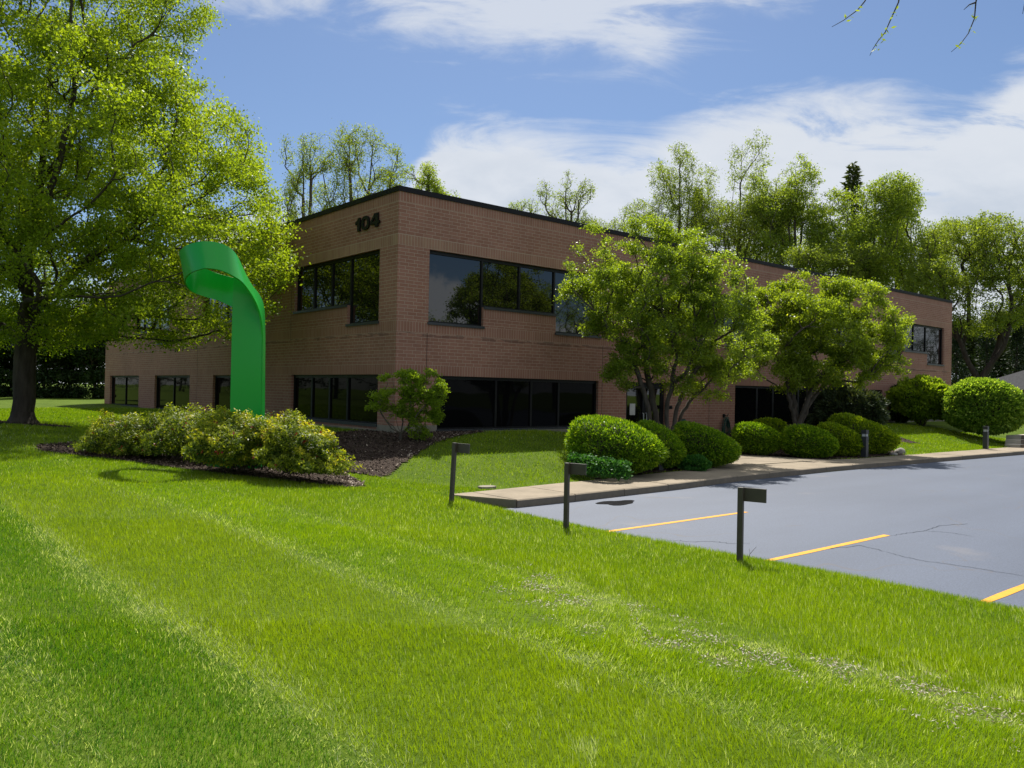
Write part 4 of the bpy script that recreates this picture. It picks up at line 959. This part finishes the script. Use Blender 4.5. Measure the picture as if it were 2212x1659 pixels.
# ------------------------------------------------------------------ clipped shrubs and bushes
def clipped(name, label, cat, group, x0, x1, top, Z, zg, leaf, n, size, dr=None, skirt=.12, lump=.05, squash=2.3, spread=.55, tilt=0.0, up=.25, stems=True, aspect=.32):
    pxc = (x0+x1)/2; s = Z/F; R = (x1-x0)/2*s; R2 = dr or R*.85
    b_ = base(pxc, Z, zg); hor = 844+.0196*(pxc-1106); ztop = 1.6+(hor-top)*s; h = ztop-zg
    root = empty(name, tuple(b_), label, cat, group)
    zc = zg+h*(skirt+(1-skirt)*.46); rz = ztop-zc; rb = zc-zg-h*skirt*.6
    u = RNG.normal(size=(n, 3)); u /= np.linalg.norm(u, axis=1)[:, None]
    # superellipsoid: flat flanks, round shoulders
    q = np.abs(u)**squash; k = (q.sum(1))**(-1/squash); d = u*k[:, None]
    def lumpf(dd): return 1+np.array([lump*1.4*noise.noise(Vector(v)*1.7+Vector((pxc, 0, 0)))+lump*.8*noise.noise(Vector(v)*4.5+Vector((0, pxc, 0))) for v in dd])
    lf = lumpf(d)
    r_in = RNG.uniform(.90, 1.0, n)
    sc_ = np.where(d[:, 2] > 0, rz, rb)
    loc = np.column_stack([d[:, 0]*R, d[:, 1]*R2, d[:, 2]*sc_])*(lf*r_in)[:, None]
    loc[:, 2] += 1.5*tilt*loc[:, 0]*np.clip(d[:, 2]+.35, 0, 1)
    A_ = np.array([[RT0[0], RT0[1], 0], [math.cos(AZ), math.sin(AZ), 0], [0, 0, 1.0]])
    nr = np.column_stack([d[:, 0]/R, d[:, 1]/R2, d[:, 2]/sc_]); nr /= np.linalg.norm(nr, axis=1)[:, None]; nr = nr@A_
    dirs = nr+np.array([0, 0, .25])
    tan = np.cross(nr, RNG.normal(size=(n, 3)))
    cln = np.array([noise.noise(Vector(v)*14+Vector((pxc, 3, 0))) for v in d]); loc = loc*(1+.05*cln)[:, None]
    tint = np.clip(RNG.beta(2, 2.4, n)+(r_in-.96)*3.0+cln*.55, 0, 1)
    pos = np.array([b_[0], b_[1], zc])+loc@A_
    V, Fq, T = leaves(pos, size*1.2, aspect*1.15, nrm=tan, spread=.35, dirs=dirs*1.2, tint=tint)
    # second layer laid nearly flat on the surface to close the mass
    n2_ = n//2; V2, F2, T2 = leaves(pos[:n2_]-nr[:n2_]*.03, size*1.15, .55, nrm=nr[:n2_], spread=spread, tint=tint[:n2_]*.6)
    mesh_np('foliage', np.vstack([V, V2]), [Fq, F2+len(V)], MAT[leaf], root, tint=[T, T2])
    # woody core: short stems and a dense inner twig mass
    cm = MB()
    seg = 18; ring_ = []
    for i in range(9):
        ph = math.pi*(i+.5)/9
        for j in range(seg):
            th = 2*math.pi*j/seg; dd = np.array([math.sin(ph)*math.cos(th), math.sin(ph)*math.sin(th), math.cos(ph)]); dd = dd*(np.sum(np.abs(dd)**squash))**(-1/squash)
            l = np.array([dd[0]*R, dd[1]*R2, dd[2]*(rz if dd[2] > 0 else rb)])*.87*lumpf([dd])[0]; l[2] += 1.5*tilt*l[0]*min(max(dd[2]+.35, 0), 1)
            ring_.append(np.array([b_[0], b_[1], zc])+l@A_)
    fs = [(i*seg+j, (i+1)*seg+j, (i+1)*seg+(j+1)%seg, i*seg+(j+1)%seg) for i in range(8) for j in range(seg)]+[tuple(range(seg)), tuple(8*seg+j for j in range(seg-1, -1, -1))]
    cm.add(ring_, fs)
    for i in range(6):
        a = i*1.05; cm.tube([b_+np.array([.06*math.cos(a), .06*math.sin(a), -.08]), b_+np.array([R*.35*math.cos(a), R*.35*math.sin(a), h*.35])], [.03, .02], 6)
    cm.build('stems', MAT['bark'], root, smooth=True)
    return root
GY = 'clipped yews along the walk'
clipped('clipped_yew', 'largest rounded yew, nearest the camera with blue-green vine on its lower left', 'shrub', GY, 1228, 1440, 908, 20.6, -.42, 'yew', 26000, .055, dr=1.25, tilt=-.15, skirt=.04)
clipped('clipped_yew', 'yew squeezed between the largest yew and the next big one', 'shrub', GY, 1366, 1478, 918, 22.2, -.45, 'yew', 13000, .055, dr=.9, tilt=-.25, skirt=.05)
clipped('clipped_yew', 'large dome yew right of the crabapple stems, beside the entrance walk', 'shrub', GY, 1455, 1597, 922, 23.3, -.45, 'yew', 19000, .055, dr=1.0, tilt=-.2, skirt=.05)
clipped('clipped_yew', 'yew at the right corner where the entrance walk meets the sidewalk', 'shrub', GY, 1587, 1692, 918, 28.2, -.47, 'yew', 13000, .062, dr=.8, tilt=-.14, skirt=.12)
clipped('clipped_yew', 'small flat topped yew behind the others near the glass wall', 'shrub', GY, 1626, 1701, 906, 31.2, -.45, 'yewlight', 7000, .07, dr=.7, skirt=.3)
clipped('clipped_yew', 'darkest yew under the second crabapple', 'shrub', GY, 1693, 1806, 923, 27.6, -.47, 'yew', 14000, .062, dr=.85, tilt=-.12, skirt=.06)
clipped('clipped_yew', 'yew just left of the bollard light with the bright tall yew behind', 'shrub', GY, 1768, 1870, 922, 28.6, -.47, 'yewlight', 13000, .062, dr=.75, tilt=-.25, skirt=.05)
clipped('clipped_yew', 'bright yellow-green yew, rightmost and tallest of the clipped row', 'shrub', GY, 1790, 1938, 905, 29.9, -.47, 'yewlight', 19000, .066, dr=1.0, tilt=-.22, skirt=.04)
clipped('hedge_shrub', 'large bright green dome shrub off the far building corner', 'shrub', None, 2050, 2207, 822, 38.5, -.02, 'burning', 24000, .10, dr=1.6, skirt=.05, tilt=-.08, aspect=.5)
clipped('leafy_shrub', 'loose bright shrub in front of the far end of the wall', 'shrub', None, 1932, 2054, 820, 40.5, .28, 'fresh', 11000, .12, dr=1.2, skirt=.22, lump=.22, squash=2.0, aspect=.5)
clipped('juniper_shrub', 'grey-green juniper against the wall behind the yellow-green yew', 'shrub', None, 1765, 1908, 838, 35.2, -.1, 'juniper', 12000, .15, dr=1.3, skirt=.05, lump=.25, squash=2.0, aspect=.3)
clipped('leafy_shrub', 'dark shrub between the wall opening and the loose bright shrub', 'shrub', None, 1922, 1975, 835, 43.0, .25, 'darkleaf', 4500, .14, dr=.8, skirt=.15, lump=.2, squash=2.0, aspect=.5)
clipped('leafy_shrub', 'low blue-green ground shrub at the foot of the second dome yew', 'shrub', None, 1472, 1532, 988, 22.0, -.44, 'ivy', 2200, .07, dr=.35, skirt=.0, lump=.2, squash=2.0, aspect=.7)
0 and clipped('red_shrub', 'dark red leaved bush beyond the far building corner', 'shrub', None, 2066, 2104, 768, 72, .3, 'red', 2000, .25, skirt=.1, lump=.25, squash=2.0, aspect=.5)
# vine spilling over the lower left of the nearest yew
n = 5200; a = RNG.uniform(0, 1, n); px_ = 1230+a*128+RNG.normal(size=n)*4; py_ = 978+a*22+RNG.uniform(0, 1, n)**.8*(40-8*a)+RNG.normal(size=n)*3
vz = 19.75-1.0*np.sin(np.clip(a, 0, 1)*2.2)+RNG.normal(size=n)*.07-.006*(py_-985)*1.0
pos = np.array([atz(p, q, z_) for p, q, z_ in zip(px_, py_, vz)]); pos = pos[pos[:, 2] > -.46]
vo = base(1290, 19.0, -.43)
vr = empty('vine', tuple(vo), 'bluish green vine spilling over the lower left of the nearest yew', 'vine')
V, Fq, T = leaves(pos, .06, .8, up=.8); mesh_np('foliage', V, [Fq], MAT['ivy'], vr, tint=[T])
vs = MB()
for i in range(14):
    k = RNG.integers(0, len(pos)); p = pos[k]; vs.tube([vo+np.array([0, 0, .0]), (vo+p)/2+np.array([0, 0, -.05]), p], [.008, .006, .003], 5)
vs.build('stems', MAT['bark2'], vr)

# gold-tipped shrubs round the sculpture
def mound(label, x0, x1, top, Z, zg, n, gold, dr, lump=.42, seed=0, tiltv=0.0):
    pxc = (x0+x1)/2; s = Z/F; R = (x1-x0)/2*s; b_ = base(pxc, Z, zg); ztop = 1.6+(844+.0196*(pxc-1106)-top)*s; h = ztop-zg
    root = empty('spirea_shrub', tuple(b_), label, 'shrub', 'gold-tipped shrubs round the sculpture')
    u = RNG.normal(size=(n, 3)); u /= np.linalg.norm(u, axis=1)[:, None]; u[:, 2] = np.abs(u[:, 2])*1.0
    low_ = RNG.uniform(size=n) < .18; u[low_, 2] *= -.25
    lf = 1+np.array([lump*noise.noise(Vector(v)*1.6+Vector((seed, 0, 0)))+lump*.7*noise.noise(Vector(v)*5+Vector((0, seed, 0))) for v in u])
    rin = 1-RNG.exponential(.10, n); rin = np.clip(rin, .25, 1.06)
    spray = np.array([noise.noise(Vector(v)*9+Vector((seed, 5, 0))) for v in u]); rin = rin*(1+.16*np.clip(spray, -.3, 1))
    A_ = np.array([[RT0[0], RT0[1], 0], [math.cos(AZ), math.sin(AZ), 0], [0, 0, 1.0]])
    c = np.array([b_[0], b_[1], zg+h*.30])
    loc = u*np.array([R, dr, h*.70])*(lf*rin)[:, None]; loc[:, 2] += tiltv*loc[:, 0]
    pos = c+loc@A_; pos[:, 2] = np.maximum(pos[:, 2], zg+.02)
    nr = u@A_; nr = nr+np.array([0, 0, .5])
    cl = np.array([noise.noise(Vector(v)*3.2+Vector((9+seed, 1, 0))) for v in u])
    tint = np.clip(.03+(rin-.86)*2.8*gold+cl*.5*gold+RNG.normal(size=n)*.14+.15*np.clip(u[:, 2], 0, 1), 0, 1)
    V, Fq, T = leaves(pos, .058, .42, nrm=nr, spread=.8, tint=tint)
    mesh_np('foliage', V, [Fq], MAT['gold'], root, tint=[T])
    k = RNG.integers(0, n, 70); k = k[rin[k] > .9]
    V, Fq, T = leaves(np.repeat(pos[k], 4, 0)+RNG.normal(size=(len(k)*4, 3))*.02, .05, .9, up=.5); mesh_np('flower', V, [Fq], MAT['redflower'], root, tint=[T])['kind'] = 'stuff'
    sb = MB()
    for i in range(46):
        kk = RNG.integers(0, n); p = pos[kk]; b1 = b_+np.array([RNG.normal()*.25*R, RNG.normal()*.2*R, 0])
        sb.tube([b1, (b1+p)/2+np.array([0, 0, .08]), p], [.012, .008, .003], 4)
    sb.build('stems', MAT['bark2'], root)
    return root
mound('leftmost gold-tipped shrub, in the shade of the maple', 195, 372, 897, 17.3, .02, 22000, .9, 1.1, seed=2)
mound('second gold-tipped shrub from the left, mostly green', 292, 492, 889, 17.4, .03, 22000, .8, 1.2, seed=6)
mound('gold-tipped shrub standing right in front of the green sculpture', 415, 640, 893, 15.7, .0, 28000, 1.1, 1.1, seed=9)
mound('rightmost and yellowest gold-tipped shrub, drooping toward the mulch', 548, 742, 912, 15.2, -.03, 27000, 1.2, 1.05, seed=13, tiltv=-.18)
mound('green gap-filling shrub behind the sculpture base', 420, 640, 884, 18.6, .06, 9000, .25, .6, seed=19)

# ------------------------------------------------------------------ the green ribbon sculpture
sc0 = base(530, 17.0, float(H(*base(530, 17, 0)[:2])))
sroot = empty('ribbon_sculpture', tuple(sc0), 'tall bright green steel ribbon sculpture with a looped top, rising from the gold-tipped shrubs', 'sculpture')
def S(px, py, Z): return atz(px, py, Z)
# upper edge, lower edge of the steel band, following it from behind the post round the loop and down the post's side
sec = [((540,612,17.25),(535,672,17.25)), ((505,600,17.45),(501,662,17.45)), ((475,592,17.6),(475,650,17.6)), ((446,581,17.62),(446,642,17.62)), ((420,568,17.5),(416,631,17.5)), ((399,556,17.25),(403,617,17.25)),
       ((389,547,16.92),(400,606,16.86)), ((393,539,16.65),(405,596,16.52)), ((405,530,16.42),(416,588,16.24)), ((425,524,16.28),(431,583,16.08)), ((446,522,16.22),(447,580,16.0)), ((475,526,16.22),(475,584,15.98)),
       ((498,538,16.34),(500,595,16.08)), ((513,557,16.54),(524,612,16.26)), ((527,587,16.78),(547,645,16.55)), ((543,616,17.0),(559,673,16.78)), ((559,637,17.22),(565,703,16.92)), ((569,664,17.32),(566.5,740,16.98)), ((571.5,720,17.40),(566,790,16.98)), ((571,800,17.42),(565,850,16.98)), ((570,948,17.42),(563,944,16.98))]
def catmull(P, n):
    P = np.array(P); out = []
    for i in range(len(P)-1):
        p0, p1, p2, p3 = P[max(i-1, 0)], P[i], P[i+1], P[min(i+2, len(P)-1)]
        for k in range(n):
            t = k/n; out.append(.5*((2*p1)+(-p0+p2)*t+(2*p0-5*p1+4*p2-p3)*t*t+(-p0+3*p1-3*p2+p3)*t**3))
    out.append(P[-1]); return np.array(out)
Ae = catmull([S(*s[0]) for s in sec], 8); Be = catmull([S(*s[1]) for s in sec], 8)
def strip(A, B, th, name, cross=5):
    n = len(A); g = np.stack([A+(B-A)*c/(cross-1) for c in range(cross)], 1)
    tu = np.gradient(g, axis=0); tv = np.gradient(g, axis=1); nr = np.cross(tu, tv); nr /= np.linalg.norm(nr, axis=2)[..., None]+1e-9
    for _ in range(3): nr[1:-1] = (nr[:-2]+nr[1:-1]*2+nr[2:])/4
    nr /= np.linalg.norm(nr, axis=2)[..., None]+1e-9
    V = np.concatenate([(g+nr*th/2).reshape(-1, 3), (g-nr*th/2).reshape(-1, 3)]); o = n*cross
    Fq = []
    for i in range(n-1):
        for j in range(cross-1):
            a = i*cross+j; Fq.append((a, a+cross, a+cross+1, a+1)); Fq.append((o+a, o+a+1, o+a+cross+1, o+a+cross))
        Fq.append((i*cross, o+i*cross, o+(i+1)*cross, (i+1)*cross)); a = i*cross+cross-1; Fq.append((a, a+cross, o+a+cross, o+a))
    for j in range(cross-1): Fq.append((j, j+1, o+j+1, o+j)); a = (n-1)*cross+j; Fq.append((a, o+a, o+a+1, a+1))
    me = bpy.data.meshes.new(name); off = np.array(sroot.location); me.from_pydata([tuple(v-off) for v in V], [], Fq)
    me.polygons.foreach_set('use_smooth', [True]*len(me.polygons)); me.materials.append(MAT['green']); me.update()
    bm = bmesh.new(); bm.from_mesh(me); bmesh.ops.recalc_face_normals(bm, faces=bm.faces)
    for e_ in bm.edges:
        if len(e_.link_faces) == 2 and e_.calc_face_angle(0) > math.radians(50): e_.smooth = False
    bm.to_mesh(me); bm.free()
    ob_ = bpy.data.objects.new(name, me); COL.objects.link(ob_); ob_.parent = sroot; return ob_
strip(Ae, Be, .035, 'looped_band')
# flat post: a folded sheet with a bent top edge running under the loop
L0 = [S(497,946,17), S(498,880,17), S(500,780,17), S(502,690,17), S(503.5,640,17), S(504.5,588,17.05)]
R0 = [S(563,944,16.97), S(564,880,16.97), S(565.5,780,16.97), S(566,700,17.0), S(560,660,17.08), S(540,612,17.08)]
strip(catmull(L0, 8), catmull(R0, 8), .04, 'post')
ft = MB(); fc_ = S(470, 944, 16.2)
fz = float(H(sc0[0], sc0[1]))
ft.prism([tuple((sc0+RT0*u+np.array([math.cos(AZ), math.sin(AZ), 0])*v)[:2]) for u, v in ((-.62,-.42),(.30,-.12),(.36,.45),(-.3,.45))], fz-.1, fz+.22)
ft.build('base', MAT['green'], sroot, bevel=.01)

# ------------------------------------------------------------------ stall marker posts, bollard lights, stones
def marker(p, zg, lean, h, label, plate_dy):
    root = empty('marker_post', (p[0], p[1], zg), label, 'post', 'stall marker posts along the lawn edge')
    pb = MB(); pb.box(p[0]-.03, p[0]+.03, p[1]-.03, p[1]+.03, zg-.3, zg+h); pp = pb.build('post', MAT['bronze'], root, bevel=.004)
    # plate faces the camera side, bolted to the post's right flank
    pl = MB(); pl.box(p[0]+.031, p[0]+.056, p[1]-.265, p[1]+.03, zg+h-.155, zg+h-.004); pl.build('sign_plate', MAT['bronze'], root, bevel=.003)
    root.rotation_euler = lean
    return root
for (px, py, xx, hh_, ln, lab) in ((1598, 1212, 7.72, .83, (0, 0, .3), 'dark bronze marker post nearest the camera, before the second yellow line'), (1223, 1129, 7.72, .83, (0, 0, .3), 'middle dark bronze marker post, in front of the nearest rounded yew'), (976, 1064, 7.74, .82, (.02, .035, .3), 'leaning dark bronze marker post at the left end of the sidewalk')):
    d = ray(px, py); t_ = xx/d[0]; p = EYE+d*t_
    marker(p, p[2]-.05, ln, hh_+.03, lab, 0)

def bollard(px, Z, zg, h, label, r=.085):
    b_ = base(px, Z, zg); root = empty('bollard_light', tuple(b_), label, 'bollard light', 'bollard lights along the sidewalk')
    x, y = b_[0], b_[1]
    q = MB(); q.box(x-r, x+r, y-r, y+r, zg-.1, zg+h*.76); q.build('post', MAT['sill'], root, bevel=.008)
    q = MB(); q.box(x-r*.8, x+r*.8, y-r*.8, y+r*.8, zg+h*.762, zg+h*.858); q.build('lens', MAT['lens'], root, bevel=.005)
    q = MB(); q.box(x-r, x+r, y-r, y+r, zg+h*.86, zg+h)
    for sx in (-1, 1):
        for sy in (-1, 1): q.box(x+sx*r*.82-.008, x+sx*r*.82+.008, y+sy*r*.82-.008, y+sy*r*.82+.008, zg+h*.76, zg+h*.86)
    q.build('cap', MAT['sill'], root)
    root.rotation_euler = (0, 0, 0)
bollard(1426, 21.6, -.45, .89, 'bollard light mostly hidden behind the nearest yew', .09)
bollard(1870, 28.0, -.45, .93, 'bollard light in front of the yellow-green yew', .09)
bollard(2131, 33.9, -.45, .95, 'bollard light on the open slope before the big dome shrub', .09)

def rock(px, py, z, r, label, squash=.6):
    p = onz(px, py, z); bm = bmesh.new(); bmesh.ops.create_icosphere(bm, subdivisions=3, radius=r)
    for v in bm.verts:
        v.co *= 1+.25*noise.noise(v.co*2.5/r*.35+Vector((px, 0, 0))); v.co.z *= squash
    me = bpy.data.meshes.new('stone'); bm.to_mesh(me); bm.free(); me.materials.append(MAT['stone']); me.polygons.foreach_set('use_smooth', [True]*len(me.polygons))
    o = bpy.data.objects.new('stone', me); COL.objects.link(o); o.location = (p[0], p[1], float(H(p[0], p[1]))+r*squash*.45)
    tag(o, label, 'stone', 'stones at the sidewalk edge')
rock(1944, 974, -.35, .19, 'larger round stone at the foot of the yellow-green yew', .85)
rock(1931, 980, -.40, .14, 'smaller stone left of the round one, by the sidewalk')
# flat concrete valve cover sunk in the lawn
p = onz(1052, 1041, -.33); zz = float(H(p[0], p[1]))
vc = MB(); vc.prism([(p[0]+.22*math.cos(a)*(1 if k % 2 else .9), p[1]+.16*math.sin(a)) for k, a in enumerate(np.linspace(0, 2*math.pi, 13)[:-1])], zz-.05, zz+.05)
tag(vc.build('valve_cover', MAT['foundation'], bevel=.008), 'flat worn concrete cover in the lawn behind the sidewalk', 'cover')
COVER = p
# low concrete block behind the yews
p = base(1790, 31.5, -.45); q = MB(); q.box(p[0]-.55, p[0]+.55, p[1]-.2, p[1]+.2, -.5, .13)
tag(q.build('concrete_block', MAT['foundation'], bevel=.01), 'low weathered concrete block behind the yews under the second crabapple', 'block')
# timber garden steps at the right edge
st_ = empty('garden_steps', tuple(base(2225, 36.5, -.42)), 'low timber edged garden steps at the right edge beyond the dome shrub', 'steps')
for k in range(3):
    c = base(2228, 36.0+k*.9, -.4); q = MB(); q.box(c[0]-1.0, c[0]+1.2, c[1]-.08, c[1]+.08, -.5, -.32+k*.16); q.build('step', MAT['wood'], st_, bevel=.01)
    q = MB(); q.box(c[0]-1.0, c[0]+1.2, c[1]+.081, c[1]+.7, -.5, -.34+k*.16); q.build('tread', MAT['concrete'], st_)
# far house at the right edge
hc = base(2245, 72, .3); hr = empty('house', tuple(hc), 'low house with a grey roof far behind the dome shrub', 'house')
q = MB(); q.box(hc[0]-5, hc[0]+6, hc[1]-4, hc[1]+4, 0, 2.6); q.build('wall', MAT['siding'], hr)
q = MB(); q.add([(hc[0]-5.4,hc[1]-4.5,2.5),(hc[0]+6.4,hc[1]-4.5,2.5),(hc[0]+6.4,hc[1]+4.5,2.5),(hc[0]-5.4,hc[1]+4.5,2.5),(hc[0]-3,hc[1],4.3),(hc[0]+4,hc[1],4.3)], [(3,2,1,0),(0,1,5,4),(2,3,4,5),(1,2,5),(3,0,4)]); q.build('roof', MAT['roofing'], hr)
q = MB(); q.box(hc[0]-2,hc[0]-.8,hc[1]-4.04,hc[1]-4.001,1.0,2.2); w_ = q.build('window', MAT['glass'], hr)
# dark board fence in front of it
fr_ = base(2225, 50, .2); fe = empty('wooden_fence', tuple(fr_), 'dark board fence at the right edge behind the dome shrub', 'fence')
for k in range(30):
    c = fr_+RT0*(-2.0+k*.15); q_ = MB() if k == 0 else q_
    q_.box(c[0]-.05, c[0]+.05, c[1]-.012, c[1]+.012, 0, 1.75+.02*(k % 3))
q_.build('board_panel', MAT['siding'], fe)
for k in (0, 15, 29):
    c = fr_+RT0*(-2.0+k*.15)+np.array([.06, .08, 0]); q = MB(); q.box(c[0]-.05, c[0]+.05, c[1]-.05, c[1]+.05, 0, 1.8); q.build('post', MAT['siding'], fe)
# a fallen twig at the crest beside the nearest marker post
p = EYE+ray(1610, 1208)*(7.75/ray(1610, 1208)[0]); tw = MB(); tw.tube([p+np.array([0,0,-.1]), p+RT0*.05+np.array([0,0,.06]), p+RT0*.12+np.array([0,0,.14])], [.004,.003,.0015], 5); tw.tube([p+RT0*.05+np.array([0,0,.06]), p+RT0*.04+np.array([0,0,.12])], [.002,.001], 4)
tag(tw.build('dry_twig', MAT['bark2']), 'thin dry twig sticking up beside the nearest marker post', 'twig')

# ------------------------------------------------------------------ grass
SPL = 0
def lawn_blades(zr0, zr1, dens, wmin, hmean, amin=-.92, amax=1.05):
    """blades scattered in a ring sector zr0..zr1 metres ahead of the viewpoint"""
    area = (amax-amin)*(zr1**2-zr0**2)/2; n = int(area*dens)
    Z = np.sqrt(RNG.uniform(zr0**2, zr1**2, n)); a = RNG.uniform(amin, amax, n)
    x = Z*(math.cos(AZ)+a*RT0[0]); y = Z*(math.sin(AZ)+a*RT0[1])
    lot = (x > 9.12) & (y < ykerb(np.maximum(x, 9.8))+.03); walk = (x > 9.38) & (y >= 11.6) & (y < yback(x)-.02) & (y > 12.95-(x-9.35)*2.1)
    entry = (x > 19.5) & (x < 25) & (y > 13.3); bldg = (x > BX0-.06) & (y > BY0-.06) & (x < BX1)
    cov = (np.abs(x-COVER[0]) < .27) & (np.abs(y-COVER[1]) < .2)
    bare = np.clip((np.exp(-((x-4.62-.2*np.sin(y*1.3))/.38)**2)+.55*np.exp(-((x-4.0)/.3)**2)*ss(2.6,3.4,y))*ss(6.2, 4.6, y)*(np.sin(x*9+2*np.sin(y*4))*np.sin(y*7.5+2*np.sin(x*5))+.25)*1.5, 0, .8)
    k = (RNG.uniform(size=n) > bare) & ~(lot | walk | entry | bldg | cov | inbed(x, y)); x, y, Z = x[k], y[k], Z[k]
    n = len(x); z = H(x, y)
    nz1 = np.sin(x*1.3+np.sin(y*.9)*1.5)*np.sin(y*1.1+np.sin(x*.7)*1.7)
    nz2 = np.sin(x*7.1+2*np.sin(y*3.3))*np.sin(y*6.3+2*np.sin(x*4.1))
    nz3 = np.sin(x*17+3*np.sin(y*9.3))*np.sin(y*15+3*np.sin(x*11.1))
    # strips left by the mower: x = 1.0, 1.8, 3.45, 4.75 (wheel tracks, sheen painted pale), swaths between alternate
    track = np.exp(-((x-1.78+.05*np.sin(y))/.16)**2)+.9*np.exp(-((x-3.5-.06*np.sin(y*.8))/.15)**2)*(ss(12, 9, y) if 0 else 1)+.55*np.exp(-((x-4.75)/.13)**2)+.7*np.exp(-((x-.85)/.18)**2)
    track *= (.75+.35*nz2*nz1+.25*nz3)*(1-ss(8.5, 12.5, y)*.75)
    swath_shade = np.where(x < 1.8, -.30, np.where(x < 3.5, .16, np.where(x < 4.75, .0, .02)))*(1-ss(12, 16, y))  # mower swaths, with the shade on the left lawn painted into the tint
    rough = ss(4.9, 5.6, x)*(1-ss(11.5, 12.5, y))        # unmown strip next to the lot
    dry = np.exp(-((x-4.75-.25*np.sin(y*1.3))/.42)**2)*ss(6.3, 4.3, y)*np.clip(.35+.8*nz2+.5*nz3+.3*nz1, 0, 1)
    ln = hmean*(1+.3*rough)*(1-.35*np.clip(dry*1.2, 0, 1))*RNG.uniform(.55, 1.35, n)*(1+.15*nz1)
    ln *= 1-.25*np.clip(track, 0, 1)
    w = np.maximum(wmin, .00095*Z)*RNG.uniform(.7, 1.3, n)
    th = RNG.uniform(0, 2*math.pi, n); lean = np.abs(RNG.normal(size=n))*.38+.08+.5*np.clip(track, 0, 1)
    comb_ = np.where(x < 1.8, -1, np.where(x < 3.5, 1, np.where(x < 4.75, -1, .3)))
    dx = np.cos(th)*lean; dy = np.sin(th)*lean+comb_*.28*(1-ss(12, 15, y))
    nrm = np.sqrt(1+dx*dx+dy*dy); tip = np.column_stack([dx, dy, np.ones(n)])/nrm[:, None]*ln[:, None]
    ps = RNG.uniform(0, 2*math.pi, n); s_ = np.column_stack([np.cos(ps), np.sin(ps), np.zeros(n)])*w[:, None]/2
    B = np.column_stack([x, y, z-.01]); mid = B+tip*.5+np.column_stack([-dx, -dy, np.zeros(n)])*ln[:, None]*.12
    tint = .46+swath_shade+.10*nz1+.07*nz2+RNG.normal(size=n)*.13+.05*rough
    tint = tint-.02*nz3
    pdry_sheen = np.clip(.02+.62*dry+(.42)*np.clip(track, 0, 1)+.05*rough+.5*ss(.78, .95, nz2*nz1+.25*nz3), 0, .9)  # share of pale blades: real dead grass plus painted sheen along the tracks
    isd = RNG.uniform(size=n) < pdry_sheen
    tint = np.where(isd, RNG.uniform(.86, 1.0, n), np.clip(tint, 0, .74))
    return B, s_, mid, B+tip, tint, Z
def put_blades(sets, two):
    V = []; Fs = []; T = []; nv = 0
    for B, s_, mid, tip, tint, Z in sets:
        n = len(B)
        if two:
            V.append(np.stack([B-s_, B+s_, mid+s_*.8, mid-s_*.8, tip], 1).reshape(-1, 3)); i = np.arange(n)[:, None]*5
            return np.concatenate(V), [i+np.array([0,1,2,3]), i+np.array([3,2,4])], [tint, tint]
        V.append(np.stack([B-s_, B+s_, tip], 1).reshape(-1, 3)); i = np.arange(n)[:, None]*3
        return np.concatenate(V), [i+np.array([0,1,2])], [tint]
def grass_obj(*a, two=False, label=None):
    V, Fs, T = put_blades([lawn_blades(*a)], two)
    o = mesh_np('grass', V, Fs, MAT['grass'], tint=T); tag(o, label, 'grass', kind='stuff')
q = np.column_stack([RNG.uniform(3.5, 5.4, 22000), RNG.uniform(1.0, 6.2, 22000)])
bb2 = np.exp(-((q[:, 0]-4.62-.2*np.sin(q[:, 1]*1.3))/.38)**2)*(np.sin(q[:, 0]*9+2*np.sin(q[:, 1]*4))*np.sin(q[:, 1]*7.5+2*np.sin(q[:, 0]*5))+.25)*ss(6.2, 4.6, q[:, 1])
q = q[bb2 > RNG.uniform(.02, .5, len(q))]; q3 = np.column_stack([q, H(q[:, 0], q[:, 1])+RNG.uniform(.004, .03, len(q))])
V, Fq, T = leaves(q3, .024, .30, up=1.5, tint=np.clip(RNG.beta(4, 1.6, len(q)), 0, 1))
tag(mesh_np('dead_grass', V, [Fq], MAT['straw'], tint=[T]), kind='stuff')
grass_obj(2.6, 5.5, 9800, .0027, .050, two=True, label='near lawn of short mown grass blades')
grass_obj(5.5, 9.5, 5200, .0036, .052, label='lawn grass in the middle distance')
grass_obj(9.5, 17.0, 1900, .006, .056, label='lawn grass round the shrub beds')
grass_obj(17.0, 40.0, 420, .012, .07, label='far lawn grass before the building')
